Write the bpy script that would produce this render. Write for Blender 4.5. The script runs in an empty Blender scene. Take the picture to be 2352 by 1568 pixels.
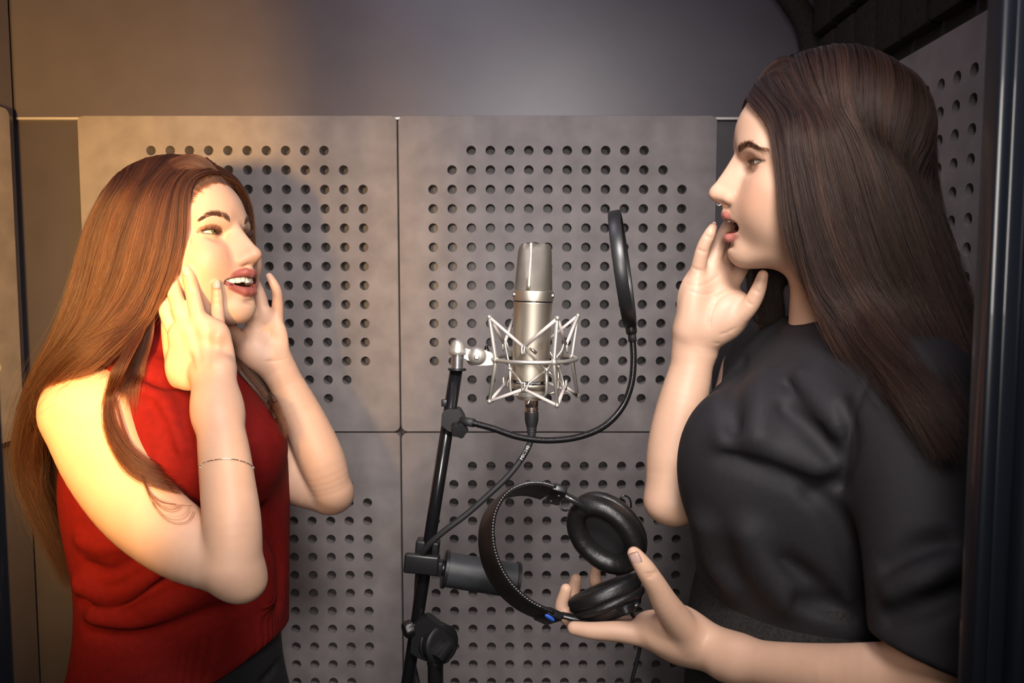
import bpy, bmesh, math, random
import numpy as np
from mathutils import Vector, Matrix
random.seed(7); rng = np.random.default_rng(7)
VOX = 1.0
sc = bpy.context.scene; COL = sc.collection
PI = math.pi
# ------------------------------------------------------------------ camera, world, lights, exposure
F = 1750.0; TH = math.radians(4.2); CZ = 1.45
cam = bpy.data.objects.new('camera', bpy.data.cameras.new('camera')); COL.objects.link(cam)
cam.location = (0, 0, CZ); cam.rotation_euler = (PI/2 - TH, 0, 0)
cam.data.sensor_width = 36; cam.data.lens = F/2352*36; cam.data.clip_start = .02
cam.data.dof.use_dof = True; cam.data.dof.focus_distance = .97; cam.data.dof.aperture_fstop = 9
sc.camera = cam
vs = sc.view_settings; vs.view_transform = 'Standard'; vs.look = 'None'; vs.gamma = 1; vs.use_curve_mapping = False
vs.exposure = 0.12
W = bpy.data.worlds.new('world'); sc.world = W; W.use_nodes = True
W.node_tree.nodes['Background'].inputs[0].default_value = (.55, .52, .56, 1)
W.node_tree.nodes['Background'].inputs[1].default_value = .03
def area(name, loc, target, size, power, col, sizey=None, spread=PI):
    l = bpy.data.lights.new(name, 'AREA'); l.energy = power; l.color = col; l.size = size; l.spread = spread
    if sizey: l.shape = 'RECTANGLE'; l.size_y = sizey
    o = bpy.data.objects.new(name, l); COL.objects.link(o); o.location = loc
    o.rotation_euler = (Vector(target) - Vector(loc)).to_track_quat('-Z', 'Y').to_euler(); return o
area('key_lamp', (.10, .12, 2.06), (.04, 1.1, 1.36), .24, 3.5, (1, .94, .92), spread=math.radians(78))
area('fill_lamp', (.0, -.16, 1.56), (-.12, 1.2, 1.38), .30, 2.0, (1, .92, .86), spread=math.radians(80))
area('ceiling_lamp', (-.16, .92, 2.36), (-.12, 1.2, 1.3), .35, 2.6, (.82, .78, 1.0))
sl = bpy.data.lights.new('warm_lamp', 'SPOT'); sl.energy = 165; sl.color = (1, .54, .16); sl.shadow_soft_size = .04; sl.spot_size = math.radians(74); sl.spot_blend = 1.0
so = bpy.data.objects.new('warm_lamp', sl); COL.objects.link(so); so.location = (-.34, .12, 1.50); so.rotation_euler = (Vector((-.80, 1.2, 1.50))-so.location).to_track_quat('-Z', 'Y').to_euler()

def at(px, py, Y):
    dx, dy = (px-1176)/F, (784-py)/F
    d = Vector((dx, math.cos(TH)+dy*math.sin(TH), -math.sin(TH)+dy*math.cos(TH)))
    return Vector((0, 0, CZ)) + d*(Y/d.y)
def A(px, py, Y): return np.array(at(px, py, Y))
# ------------------------------------------------------------------ materials
def mat(name, col, rough=.5, metal=0, spec=.5, noise=0, nscale=60, bump=0, bscale=200, tint=None, sss=0, coat=0, sheen=0, aniso=0, detail=6):
    m = bpy.data.materials.new(name); m.use_nodes = True; nt = m.node_tree; b = nt.nodes['Principled BSDF']
    L = nt.links.new; N = nt.nodes.new
    b.inputs['Base Color'].default_value = (*col, 1); b.inputs['Roughness'].default_value = rough
    b.inputs['Metallic'].default_value = metal; b.inputs['Specular IOR Level'].default_value = spec
    b.inputs['Coat Weight'].default_value = coat; b.inputs['Sheen Weight'].default_value = sheen
    src = None
    tc = N('ShaderNodeTexCoord')
    if noise:
        n = N('ShaderNodeTexNoise'); n.inputs['Scale'].default_value = nscale; n.inputs['Detail'].default_value = detail
        L(tc.outputs['Object'], n.inputs['Vector'])
        mr = N('ShaderNodeMapRange'); mr.inputs[1].default_value = .3; mr.inputs[2].default_value = .7
        mr.inputs[3].default_value = 1-noise; mr.inputs[4].default_value = 1+noise; L(n.outputs['Fac'], mr.inputs[0])
        mx = N('ShaderNodeMix'); mx.data_type = 'RGBA'; mx.blend_type = 'MULTIPLY'; mx.inputs[0].default_value = 1
        mx.inputs[6].default_value = (*col, 1); L(mr.outputs[0], mx.inputs[7]); src = mx.outputs[2]
    if tint:
        a = N('ShaderNodeAttribute'); a.attribute_name = tint
        mx = N('ShaderNodeMix'); mx.data_type = 'RGBA'; mx.blend_type = 'MULTIPLY'; mx.inputs[0].default_value = 1
        mx.inputs[6].default_value = (*col, 1)
        if src: L(src, mx.inputs[6])
        L(a.outputs['Color'], mx.inputs[7]); src = mx.outputs[2]
    if src: L(src, b.inputs['Base Color'])
    if bump:
        n = N('ShaderNodeTexNoise'); n.inputs['Scale'].default_value = bscale; n.inputs['Detail'].default_value = 4
        L(tc.outputs['Object'], n.inputs['Vector'])
        bp = N('ShaderNodeBump'); bp.inputs['Strength'].default_value = bump; bp.inputs['Distance'].default_value = .001
        L(n.outputs['Fac'], bp.inputs['Height']); L(bp.outputs[0], b.inputs['Normal'])
    if sss:
        b.inputs['Subsurface Weight'].default_value = sss; b.inputs['Subsurface Radius'].default_value = (1, .35, .2)
        b.inputs['Subsurface Scale'].default_value = .004
    return m
M = {}
M['wall'] = mat('grey_laminate_wall', (.080, .071, .084), .42, noise=.06, nscale=14, bump=.05, bscale=600)
M['wall_shaded'] = mat('grey_laminate_shaded', (.060, .053, .060), .42, noise=.06, nscale=14, bump=.05, bscale=600)  # wall laminate darkened: shade inside the panel holes put into its colour
M['panel'] = mat('grey_felt_panel', (.200, .180, .176), .75, spec=.3, noise=.16, nscale=22, bump=.12, bscale=900)
M['foam'] = mat('black_acoustic_foam', (.022, .018, .015), .9, spec=.2, noise=.3, nscale=160, bump=.5, bscale=900)
M['black'] = mat('black_plastic', (.012, .012, .013), .38, bump=.06, bscale=900)
M['blackgloss'] = mat('gloss_black_enamel', (.006, .006, .007), .22, spec=.6)
M['blackmatte'] = mat('matte_black_rubber', (.013, .013, .014), .6)
M['nickel'] = mat('satin_nickel', (.60, .545, .46), .47, metal=1, bump=.03, bscale=1500)
M['wire'] = mat('satin_silver_wire', (.60, .57, .51), .42, metal=.8)
M['silver'] = mat('bright_metal_trim', (.8, .8, .8), .25, metal=1)
M['copper'] = mat('pinkish_connector_metal', (.62, .5, .43), .28, metal=1)
M['frame'] = mat('dark_blue_door_frame', (.006, .008, .013), .3, spec=.5, coat=.3)
M['trim'] = mat('aluminium_strip', (.75, .72, .68), .35, metal=.6)
M['floor'] = mat('dark_carpet', (.03, .03, .032), .95, noise=.4, nscale=200)
M['ceil'] = mat('white_ceiling', (.5, .5, .5), .8)
M['elastic'] = mat('pale_elastic_cord', (.50, .45, .42), .7)
M['white'] = mat('white_print', (.75, .75, .75), .5)
# ------------------------------------------------------------------ mesh helpers
def link(name, me, m=None, parent=None, smooth=True):
    o = bpy.data.objects.new(name, me); COL.objects.link(o)
    if m: me.materials.append(M[m] if isinstance(m, str) else m)
    if parent: o.parent = parent
    if smooth: me.polygons.foreach_set('use_smooth', [True]*len(me.polygons))
    return o
def tag(o, label=None, cat=None, group=None, kind=None):
    for k, v in (('label', label), ('category', cat), ('group', group), ('kind', kind)):
        if v: o[k] = v
    return o
def thing(name, label, cat, loc=(0, 0, 0), group=None):
    o = bpy.data.objects.new(name, None); COL.objects.link(o); o.empty_display_size = .02
    return tag(o, label, cat, group)
def obj(name, bm, m, parent=None, smooth=True, flat_angle=None):
    me = bpy.data.meshes.new(name); bm.normal_update(); bm.to_mesh(me); bm.free()
    o = link(name, me, m, parent, smooth)
    if flat_angle is not None: me.set_sharp_from_angle(angle=math.radians(flat_angle))
    return o
def box(bm, c, s, rot=None, bev=0, seg=2):
    b2 = bmesh.new(); bmesh.ops.create_cube(b2, size=1)
    for v in b2.verts: v.co = Vector((v.co.x*s[0], v.co.y*s[1], v.co.z*s[2]))
    if bev: bmesh.ops.bevel(b2, geom=b2.edges[:], offset=bev, segments=seg, affect='EDGES', profile=.5)
    R = rot.to_4x4() if rot is not None else Matrix()
    b2.transform(Matrix.Translation(c) @ R)
    me = bpy.data.meshes.new('t'); b2.to_mesh(me); b2.free(); bm.from_mesh(me); bpy.data.meshes.remove(me)
def frame_z(d):
    return Vector(d).to_track_quat('Z', 'Y').to_matrix()
def lathe(bm, prof, base=(0, 0, 0), axis=(0, 0, 1), n=40, sx=1, sy=1, cap=True, R=None):
    R = R or frame_z(axis); base = Vector(base); rings = []
    for r, z in prof:
        rings.append([bm.verts.new(base + R @ Vector((r*sx*math.cos(2*PI*i/n), r*sy*math.sin(2*PI*i/n), z))) for i in range(n)])
    for a, b in zip(rings, rings[1:]):
        for i in range(n): bm.faces.new((a[i], a[(i+1) % n], b[(i+1) % n], b[i]))
    if cap:
        bm.faces.new(rings[0][::-1]); bm.faces.new(rings[-1])
def catmull(P, k=8):
    P = [np.array(p, float) for p in P]; out = []
    Q = [2*P[0]-P[1]] + P + [2*P[-1]-P[-2]]
    for i in range(1, len(Q)-2):
        for t in np.linspace(0, 1, k, endpoint=False):
            a, b, c, d = Q[i-1:i+3]
            out.append(.5*((2*b)+(c-a)*t+(2*a-5*b+4*c-d)*t*t+(3*b-a-3*c+d)*t**3))
    out.append(P[-1]); return out
def tube(bm, pts, r, n=10, closed=False, flat=None, cap=True):
    """sweep a circle (or a flat a x b oval in a given up direction) along pts"""
    pts = [Vector(p) for p in pts]; N = len(pts); rings = []; nrm = None
    for i, p in enumerate(pts):
        a = pts[(i-1) % N] if (closed or i > 0) else p; b = pts[(i+1) % N] if (closed or i < N-1) else p
        t = (b-a).normalized()
        if flat is not None:
            u = (flat[0] - t*flat[0].dot(t)).normalized(); w = t.cross(u)
            ru, rw = flat[1], flat[2]
        else:
            if nrm is None: nrm = t.orthogonal().normalized()
            nrm = (nrm - t*nrm.dot(t)).normalized(); u = nrm; w = t.cross(u); ru = rw = (r[i] if hasattr(r, '__len__') else r)
        rings.append([bm.verts.new(p + u*ru*math.cos(2*PI*k/n) + w*rw*math.sin(2*PI*k/n)) for k in range(n)])
    for i in range(N if closed else N-1):
        a, b = rings[i], rings[(i+1) % N]
        for k in range(n): bm.faces.new((a[k], a[(k+1) % n], b[(k+1) % n], b[k]))
    if cap and not closed:
        bm.faces.new(rings[0][::-1]); bm.faces.new(rings[-1])
def ball(bm, c, r, sub=2):
    bmesh.ops.create_icosphere(bm, subdivisions=sub, radius=r, matrix=Matrix.Translation(c))
def prism(bm, outline, y0, y1, tf):
    """extrude a 2D outline (list of (a,b)) between depth y0 and y1; tf(a,b,y) gives the point"""
    f = [bm.verts.new(tf(a, b, y0)) for a, b in outline]; g = [bm.verts.new(tf(a, b, y1)) for a, b in outline]
    n = len(f)
    bm.faces.new(f); bm.faces.new(g[::-1])
    for i in range(n): bm.faces.new((f[i], g[i], g[(i+1) % n], f[(i+1) % n]))
# ------------------------------------------------------------------ the booth: walls, floor, ceiling
YW, YP = 1.486, 1.449            # back wall and face of the panels on it
XL, XR = -.945, .585             # side walls
def struct(name, bm, m, parent=None, **k):
    o = obj(name, bm, m, parent, smooth=False, **k)
    if not parent: o['kind'] = 'structure'
    return o
bm = bmesh.new(); box(bm, ((XL+XR)/2, YW+.03, 1.2), (XR-XL+.1, .06, 2.5)); wall_back = struct('wall_back', bm, 'wall_shaded')
bm = bmesh.new(); box(bm, (XL-.03, .92, 1.2), (.06, 1.1, 2.5)); wall_left = struct('wall_left', bm, 'wall')
bm = bmesh.new(); box(bm, (XR+.03, .92, 1.2), (.06, 1.1, 2.5)); wall_right = struct('wall_right', bm, 'wall')
bm = bmesh.new(); box(bm, (-.18, .6, -.03), (2.2, 2.4, .06)); struct('floor', bm, 'floor')
bm = bmesh.new(); box(bm, (-.18, .92, 2.42), (1.7, 1.2, .06)); struct('ceiling', bm, 'ceil')
# upper board of the back wall: sits a little proud of the lower one, bright strip along its lower edge
zs = at(1176, 272.5, YW).z
bm = bmesh.new(); box(bm, ((XL+XR)/2, YW-.004, (zs+2.40)/2), (XR-XL-.002, .008, 2.40-zs)); struct('upper_board', bm, 'wall', wall_back)
bm = bmesh.new(); box(bm, ((XL+XR)/2, YW-.005, zs-.0015), (XR-XL-.004, .010, .0042)); struct('trim_1', bm, 'trim')
PW, TP, PITCH, RH = .597, .034, .0360, .0090
def panel_mesh(margin=None):
    """perforated panel in its own frame: x across, z up from the centre, face at y=0, back at y=TP"""
    bm = bmesh.new(); n = 14; h = PITCH*n/2; K = 16; V = {}
    def v(x, y, z):
        k = (round(x, 5), round(y, 5), round(z, 5))
        if k not in V: V[k] = bm.verts.new(k)
        return V[k]
    def hole(i, j):
        a, b = min(i, n-1-i), min(j, n-1-j); return a+b >= 2
    for i in range(n):
        for j in range(n):
            cx, cz = -h+PITCH*(i+.5), -h+PITCH*(j+.5); q = PITCH/2
            if not hole(i, j):
                bm.faces.new([v(cx-q, 0, cz-q), v(cx+q, 0, cz-q), v(cx+q, 0, cz+q), v(cx-q, 0, cz+q)]); continue
            sq, ci, cb = [], [], []
            for k in range(K):
                t = 2*PI*(k+.0)/K; c, s = math.cos(t), math.sin(t); mxx = max(abs(c), abs(s))
                sq.append(v(cx+q*c/mxx, 0, cz+q*s/mxx)); ci.append(bm.verts.new((cx+RH*c, 0, cz+RH*s))); cb.append(bm.verts.new((cx+RH*c, TP, cz+RH*s)))
            for k in range(K):
                l = (k+1) % K
                bm.faces.new((sq[k], sq[l], ci[l], ci[k])); bm.faces.new((ci[k], ci[l], cb[l], cb[k]))
    # border with rounded corners, then sides
    w = PW/2; R = .012; ring = []
    for (sx, sz, t0) in ((1, 1, 0), (-1, 1, PI/2), (-1, -1, PI), (1, -1, 1.5*PI)):
        for k in range(6):
            t = t0+PI/2*k/5; ring.append((sx*(w-R)+R*math.cos(t), sz*(w-R)+R*math.sin(t)))
    fr = [bm.verts.new((x, .0015, z)) for x, z in ring]; fi = [bm.verts.new((x*.9965, 0, z*.9965)) for x, z in ring]; bk = [bm.verts.new((x, TP, z)) for x, z in ring]
    m = len(ring)
    for k in range(m):
        l = (k+1) % m
        bm.faces.new((fi[k], fi[l], fr[l], fr[k])); bm.faces.new((fr[k], fr[l], bk[l], bk[k]))
    corners = [v(h, 0, h), v(-h, 0, h), v(-h, 0, -h), v(h, 0, -h)]
    for c in range(4):
        for k in range(5):
            bm.faces.new((corners[c], fi[c*6+k+1], fi[c*6+k]))
        c2 = (c+1) % 4; bm.faces.new((corners[c], corners[c2], fi[(c2*6) % m], fi[c*6+5]))
    bmesh.ops.recalc_face_normals(bm, faces=bm.faces[:])
    me = bpy.data.meshes.new('acoustic_panel'); bm.to_mesh(me); bm.free(); me.materials.append(M['panel'])
    return me
PME = panel_mesh()
def panel(parent, loc, rz=0):
    o = bpy.data.objects.new('acoustic_panel', PME); COL.objects.link(o); o.parent = parent
    o.location = loc; o.rotation_euler = (0, 0, rz); return o
ztop = at(1176, 265, YP).z; px0 = at(176, 265, YP).x
for i in range(2):
    for j in range(3):
        panel(wall_back, (px0+PW/2+i*(PW+.0025), YP, ztop-PW/2-j*(PW+.0025)))
# left wall panels (face towards +x) and right wall panels (face towards -x)
for j in range(3):
    panel(wall_left, (-.906, 1.400-PW/2, ztop-PW/2-j*(PW+.0025)), PI/2) if j == 0 else None
zr = at(1176, 640, .56).z
zr = at(2212, 36, .946).z
for j in range(3):
    for k in range(2):
        panel(wall_right, (.560, .946-.138+PW/2+k*(PW+.0025)-.0, zr-PW/2-j*(PW+.0025)), -PI/2) if k == 0 else None
# strip of lighter board below the left panels
bm = bmesh.new(); box(bm, (XR-.006, .92, zr-.9), (.010, 1.04, 1.8)); struct('backing_board', bm, 'wall', wall_right)
# dark foam tiles on the top of the right wall, curved towards the ceiling
FX = .548
def foam_tile(y0, y1, z0, z1, x):
    bm = bmesh.new(); b = .004
    box(bm, (x+.02, (y0+y1)/2, (z0+z1)/2), (.04, y1-y0-.006, z1-z0-.006), bev=.006, seg=2)
    return obj('foam_tile', bm, 'foam', wall_right, flat_angle=40)
zf0 = zr+.018; 
for r_ in range(3):
    for k in range(9):
        y0 = .74+k*.074
        foam_tile(y0, y0+.074, zf0+r_*.10, zf0+(r_+1)*.10, FX-.0-.010*r_)
bm = bmesh.new(); box(bm, (FX+.03, 1.08, zf0+.2), (.012, .76, .44)); struct('foam_backing', bm, 'blackmatte', wall_right)
# black rounded edge band where the foam meets the back wall
bm = bmesh.new(); pts = []
for px, py in ((1857, 420), (1857, 250), (1856, 150), (1850, 90), (1836, 45), (1815, 10), (1780, -40), (1730, -90)):
    pts.append(A(px+12, py, 1.442))
tube(bm, catmull(pts, 6), .021, n=14); struct('trim_2', bm, 'foam').data.polygons.foreach_set('use_smooth', [True]*len(bpy.data.objects['trim_2'].data.polygons))
# ------------------------------------------------------------------ doorway in front of the camera side
def post(name, x0, x1, y, parent, ridges):
    bm = bmesh.new()
    for (xa, xb, dep) in ridges:
        out = []; n = 8
        for k in range(n+1):
            t = PI*k/n; out.append(((xa+xb)/2-(xb-xa)/2*math.cos(t), y-dep*math.sin(t)))
        out += [(xb, y+.012), (xa, y+.012)]
        prism(bm, out, .0, 2.4, lambda a, b, z: (a, b, z))
    bmesh.ops.recalc_face_normals(bm, faces=bm.faces[:])
    o = obj(name, bm, 'frame', parent, flat_angle=50)
    return o
YD = .46; xr = at(2262, 784, YD).x
door = post('door_1', xr, 0, YD, None, [(xr, xr+.010, .003), (xr+.010, xr+.021, .001), (xr+.021, xr+.034, .008), (xr+.034, xr+.08, .002)]); door['kind'] = 'structure'
xl = at(-14, 1235, YD).x
trim3 = post('trim_3', 0, 0, YD, None, [(xl-.010, xl, .003), (xl-.022, xl-.010, .006), (xl-.034, xl-.022, .002)]); trim3['kind'] = 'structure'
# ------------------------------------------------------------------ implicit surfaces -> one continuous mesh (for bodies and cloth)
class Field:
    def __init__(s): s.ops = []
    def add(s, fn, lo, hi, k=0.0): s.ops.append((fn, np.array(lo, float), np.array(hi, float), k))
    # primitives (world metres) -------------------------------------------------
    def rc(s, a, b, ra, rb, k=.01, mode='u'):
        a, b = np.array(a, float), np.array(b, float); ab = b-a; L2 = max(float(ab@ab), 1e-12); m = max(ra, rb)
        def fn(p):
            q = p-a; t = np.clip((q@ab)/L2, 0, 1)
            return np.sqrt(((q-t[..., None]*ab)**2).sum(-1)) - (ra+(rb-ra)*t)
        s._op(fn, np.minimum(a, b)-m, np.maximum(a, b)+m, k, mode)
    def chain(s, P, R, k=.01, mode='u', dens=5):
        """smooth tapering tube through the points: one primitive, so joints do not bulge"""
        Q = catmull([np.r_[np.array(p, float), r] for p, r in zip(P, R)], dens) if len(P) > 2 and dens > 1 else [np.r_[np.array(p, float), r] for p, r in zip(P, R)]
        Q = np.array(Q); segs = [(Q[i, :3], Q[i+1, :3]-Q[i, :3], Q[i, 3], Q[i+1, 3]-Q[i, 3]) for i in range(len(Q)-1)]
        def fn(p):
            if p.ndim == 3 and p.shape[1] > 60 and len(segs) > 3:
                c = (p[:, 0]+p[:, -1])/2; hd = np.sqrt(((p[:, -1]-c)**2).sum(-1)).max()
                E = []
                for a, ab, r, dr in segs:
                    q = c-a; t = np.clip((q@ab)/max(float(ab@ab), 1e-12), 0, 1); E.append(np.sqrt(((q-t[:, None]*ab)**2).sum(-1))-(r+dr*t))
                E = np.array(E); need = E < E.min(0)+2.05*hd
                best = np.full(p.shape[:2], 9.)
                for (a, ab, r, dr), m_ in zip(segs, need):
                    if not m_.any(): continue
                    q = p[m_]-a; t = np.clip((q@ab)/max(float(ab@ab), 1e-12), 0, 1)
                    best[m_] = np.minimum(best[m_], np.sqrt(((q-t[..., None]*ab)**2).sum(-1))-(r+dr*t))
                return best
            best = None
            for a, ab, r, dr in segs:
                q = p-a; t = np.clip((q@ab)/max(float(ab@ab), 1e-12), 0, 1)
                e = np.sqrt(((q-t[..., None]*ab)**2).sum(-1))-(r+dr*t)
                best = e if best is None else np.minimum(best, e)
            return best
        m = Q[:, 3].max(); s._op(fn, Q[:, :3].min(0)-m, Q[:, :3].max(0)+m, k, mode)
    def ell(s, c, r, rot=None, k=.01, mode='u'):
        c = np.array(c, float); r = np.array(r, float); Rm = np.eye(3) if rot is None else np.array(rot, float)
        def fn(p):
            q = (p-c)@Rm; k0 = np.sqrt(((q/r)**2).sum(-1)); k1 = np.sqrt(((q/(r*r))**2).sum(-1))
            return k0*(k0-1)/np.maximum(k1, 1e-6)
        e = np.sqrt(((Rm*r)**2).sum(1)); s._op(fn, c-e, c+e, k, mode)
    def half(s, p0, n, lo, hi, k=.004, cap=None, inside=True):
        """cut away everything on the +n side of the plane through p0; only inside (or outside) the capsule cap = (a, b, radius)"""
        p0 = np.array(p0, float); n = np.array(n, float); n = n/np.linalg.norm(n)
        def fn(p):
            e = -((p-p0)@n)
            if cap is not None:
                a, ab = np.array(cap[0], float), np.array(cap[1], float)-np.array(cap[0], float)
                q = p-a; t = np.clip((q@ab)/float(ab@ab), 0, 1); c = np.sqrt(((q-t[..., None]*ab)**2).sum(-1))-cap[2]
                e = np.maximum(e, c if inside else -c)
            return e
        s._op(fn, lo, hi, k, 's')
    def _op(s, fn, lo, hi, k, mode):
        """smooth union / subtraction; blocks that the primitive cannot change are skipped"""
        def g(p, d):
            if p.shape[0] == 1 and p.shape[1] != 729:
                p = p.reshape(-1, 1, 3); return g(p, d.reshape(-1, 1)).reshape(1, -1)
            c = p.mean(1, keepdims=True); hd = np.sqrt(((p[:, -1]-c[:, 0])**2).sum(-1))*2.4+.012
            ec = fn(c)[:, 0]
            if mode == 'u': keep = ec-hd < np.minimum(d.max(1), .09)+k
            else: keep = hd-ec > d.min(1)-k
            if not keep.any(): return d
            q, dq = p[keep], d[keep]
            e = fn(q) if mode == 'u' else -fn(q)
            if k <= 0: r = np.minimum(dq, e) if mode == 'u' else np.maximum(dq, e)
            elif mode == 'u':
                h = np.clip(.5+.5*(dq-e)/k, 0, 1); r = dq+(e-dq)*h - k*h*(1-h)
            else:
                h = np.clip(.5-.5*(dq-e)/k, 0, 1); r = dq+(e-dq)*h + k*h*(1-h)
            d = d.copy(); d[keep] = r; return d
        s.add(g, lo, hi, k)
    def ev(s, pts, lo, hi, pad):
        """pts (n,m,3) blocks with bounds lo/hi (n,3)"""
        d = np.ones(pts.shape[:2], np.float32)
        for fn, l, h, k in s.ops:
            pd = pad*2+2.5*k
            sel = np.where(((hi > l-pd) & (lo < h+pd)).all(1))[0]
            if len(sel): d[sel] = fn(pts[sel], d[sel])
        return d
    def mesh(s, h):
        B = 8; lo = np.min([o[1] for o in s.ops], 0)-4*h; hi = np.max([o[2] for o in s.ops], 0)+4*h
        S = B*h; n = np.ceil((hi-lo)/S).astype(int)
        G = np.stack(np.meshgrid(*[np.arange(k) for k in n], indexing='ij'), -1).reshape(-1, 3)
        cen = lo+(G+.5)*S
        d = s.ev(cen[:, None, :], cen-S*.1, cen+S*.1, 18*h)[:, 0]
        G = G[np.abs(d) < 13*h]
        ar = np.arange(B+1); loc = np.stack(np.meshgrid(ar, ar, ar, indexing='ij'), -1).reshape(-1, 3)
        D = np.empty((len(G), (B+1)**3), np.float32); CH = 1500
        for i in range(0, len(G), CH):
            g = G[i:i+CH]; p = (lo+(g[:, None, :]*B+loc)*h); D[i:i+CH] = s.ev(p, p[:, 0], p[:, -1], 4*h)
        D = D.reshape(-1, B+1, B+1, B+1)
        neg = D < 0
        cnt = np.zeros((len(G), B, B, B), np.int8)
        C8 = [(a, b, c) for a in (0, 1) for b in (0, 1) for c in (0, 1)]
        for a, b, c in C8: cnt += neg[:, a:a+B, b:b+B, c:c+B]
        bi, x, y, z = np.where((cnt > 0) & (cnt < 8))
        ijk = G[bi]*B+np.stack([x, y, z], -1)
        cv = np.stack([D[bi, x+a, y+b, z+c] for a, b, c in C8], -1)
        acc = np.zeros((len(bi), 3)); num = np.zeros(len(bi))
        co = np.array(C8, float)
        for u in range(8):
            for v in range(u+1, 8):
                if sum(abs(co[u]-co[v])) != 1: continue
                du, dv = cv[:, u], cv[:, v]; m = (du < 0) != (dv < 0)
                t = np.where(m, du/np.where(m, du-dv, 1), 0)
                acc += np.where(m[:, None], co[u]+(co[v]-co[u])*t[:, None], 0); num += m
        V = lo+(ijk+acc/num[:, None])*h
        NN = n*B+2
        key = lambda q: (q[:, 0]*NN[1]+q[:, 1])*NN[2]+q[:, 2]
        K = key(ijk); o = np.argsort(K); Ks = K[o]
        def look(q):
            kk = key(q); i = np.clip(np.searchsorted(Ks, kk), 0, len(Ks)-1); ok = Ks[i] == kk; return o[i], ok
        quads = []
        d0 = cv[:, 0] < 0
        for ax, (v1, e1, e2) in enumerate(((4, (0, 1, 0), (0, 0, 1)), (2, (0, 0, 1), (1, 0, 0)), (1, (1, 0, 0), (0, 1, 0)))):
            m = np.where(d0 != (cv[:, v1] < 0))[0]; q = ijk[m]
            a, oka = look(q-np.array(e1)); b, okb = look(q-np.array(e1)-np.array(e2)); c, okc = look(q-np.array(e2))
            ok = oka & okb & okc
            Q = np.stack([m, a, b, c], -1)[ok]; fl = d0[m][ok]
            Q[~fl] = Q[~fl][:, ::-1]
            quads.append(Q)
        return V, np.concatenate(quads)
def smooth_v(V, Q, it=1, lam=.5):
    for _ in range(it):
        acc = np.zeros_like(V); num = np.zeros(len(V))
        for a, b in ((0, 1), (1, 2), (2, 3), (3, 0)):
            for i, j in ((a, b), (b, a)):
                np.add.at(num, Q[:, i], 1)
                for ax in range(3): acc[:, ax] += np.bincount(Q[:, i], V[Q[:, j], ax], len(V))
        V = V*(1-lam)+lam*acc/np.maximum(num, 1)[:, None]
    return V
def field_obj(name, f, h, m, parent=None, smooth=1, tint=None, post=None):
    V, Q = f.mesh(h*VOX)
    if smooth: V = smooth_v(V, Q, smooth)
    if post: V = post(V)
    me = bpy.data.meshes.new(name)
    me.vertices.add(len(V)); me.vertices.foreach_set('co', V.astype(np.float32).ravel())
    me.loops.add(Q.size); me.loops.foreach_set('vertex_index', Q.astype(np.int32).ravel())
    me.polygons.add(len(Q)); me.polygons.foreach_set('loop_start', np.arange(0, Q.size, 4, dtype=np.int32))
    me.update(calc_edges=True); me.validate()
    if tint is not None:
        c = tint(V); a = me.color_attributes.new('tint', 'FLOAT_COLOR', 'POINT')
        a.data.foreach_set('color', np.c_[c, np.ones(len(c))].astype(np.float32).ravel())
    return link(name, me, m, parent)
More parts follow.
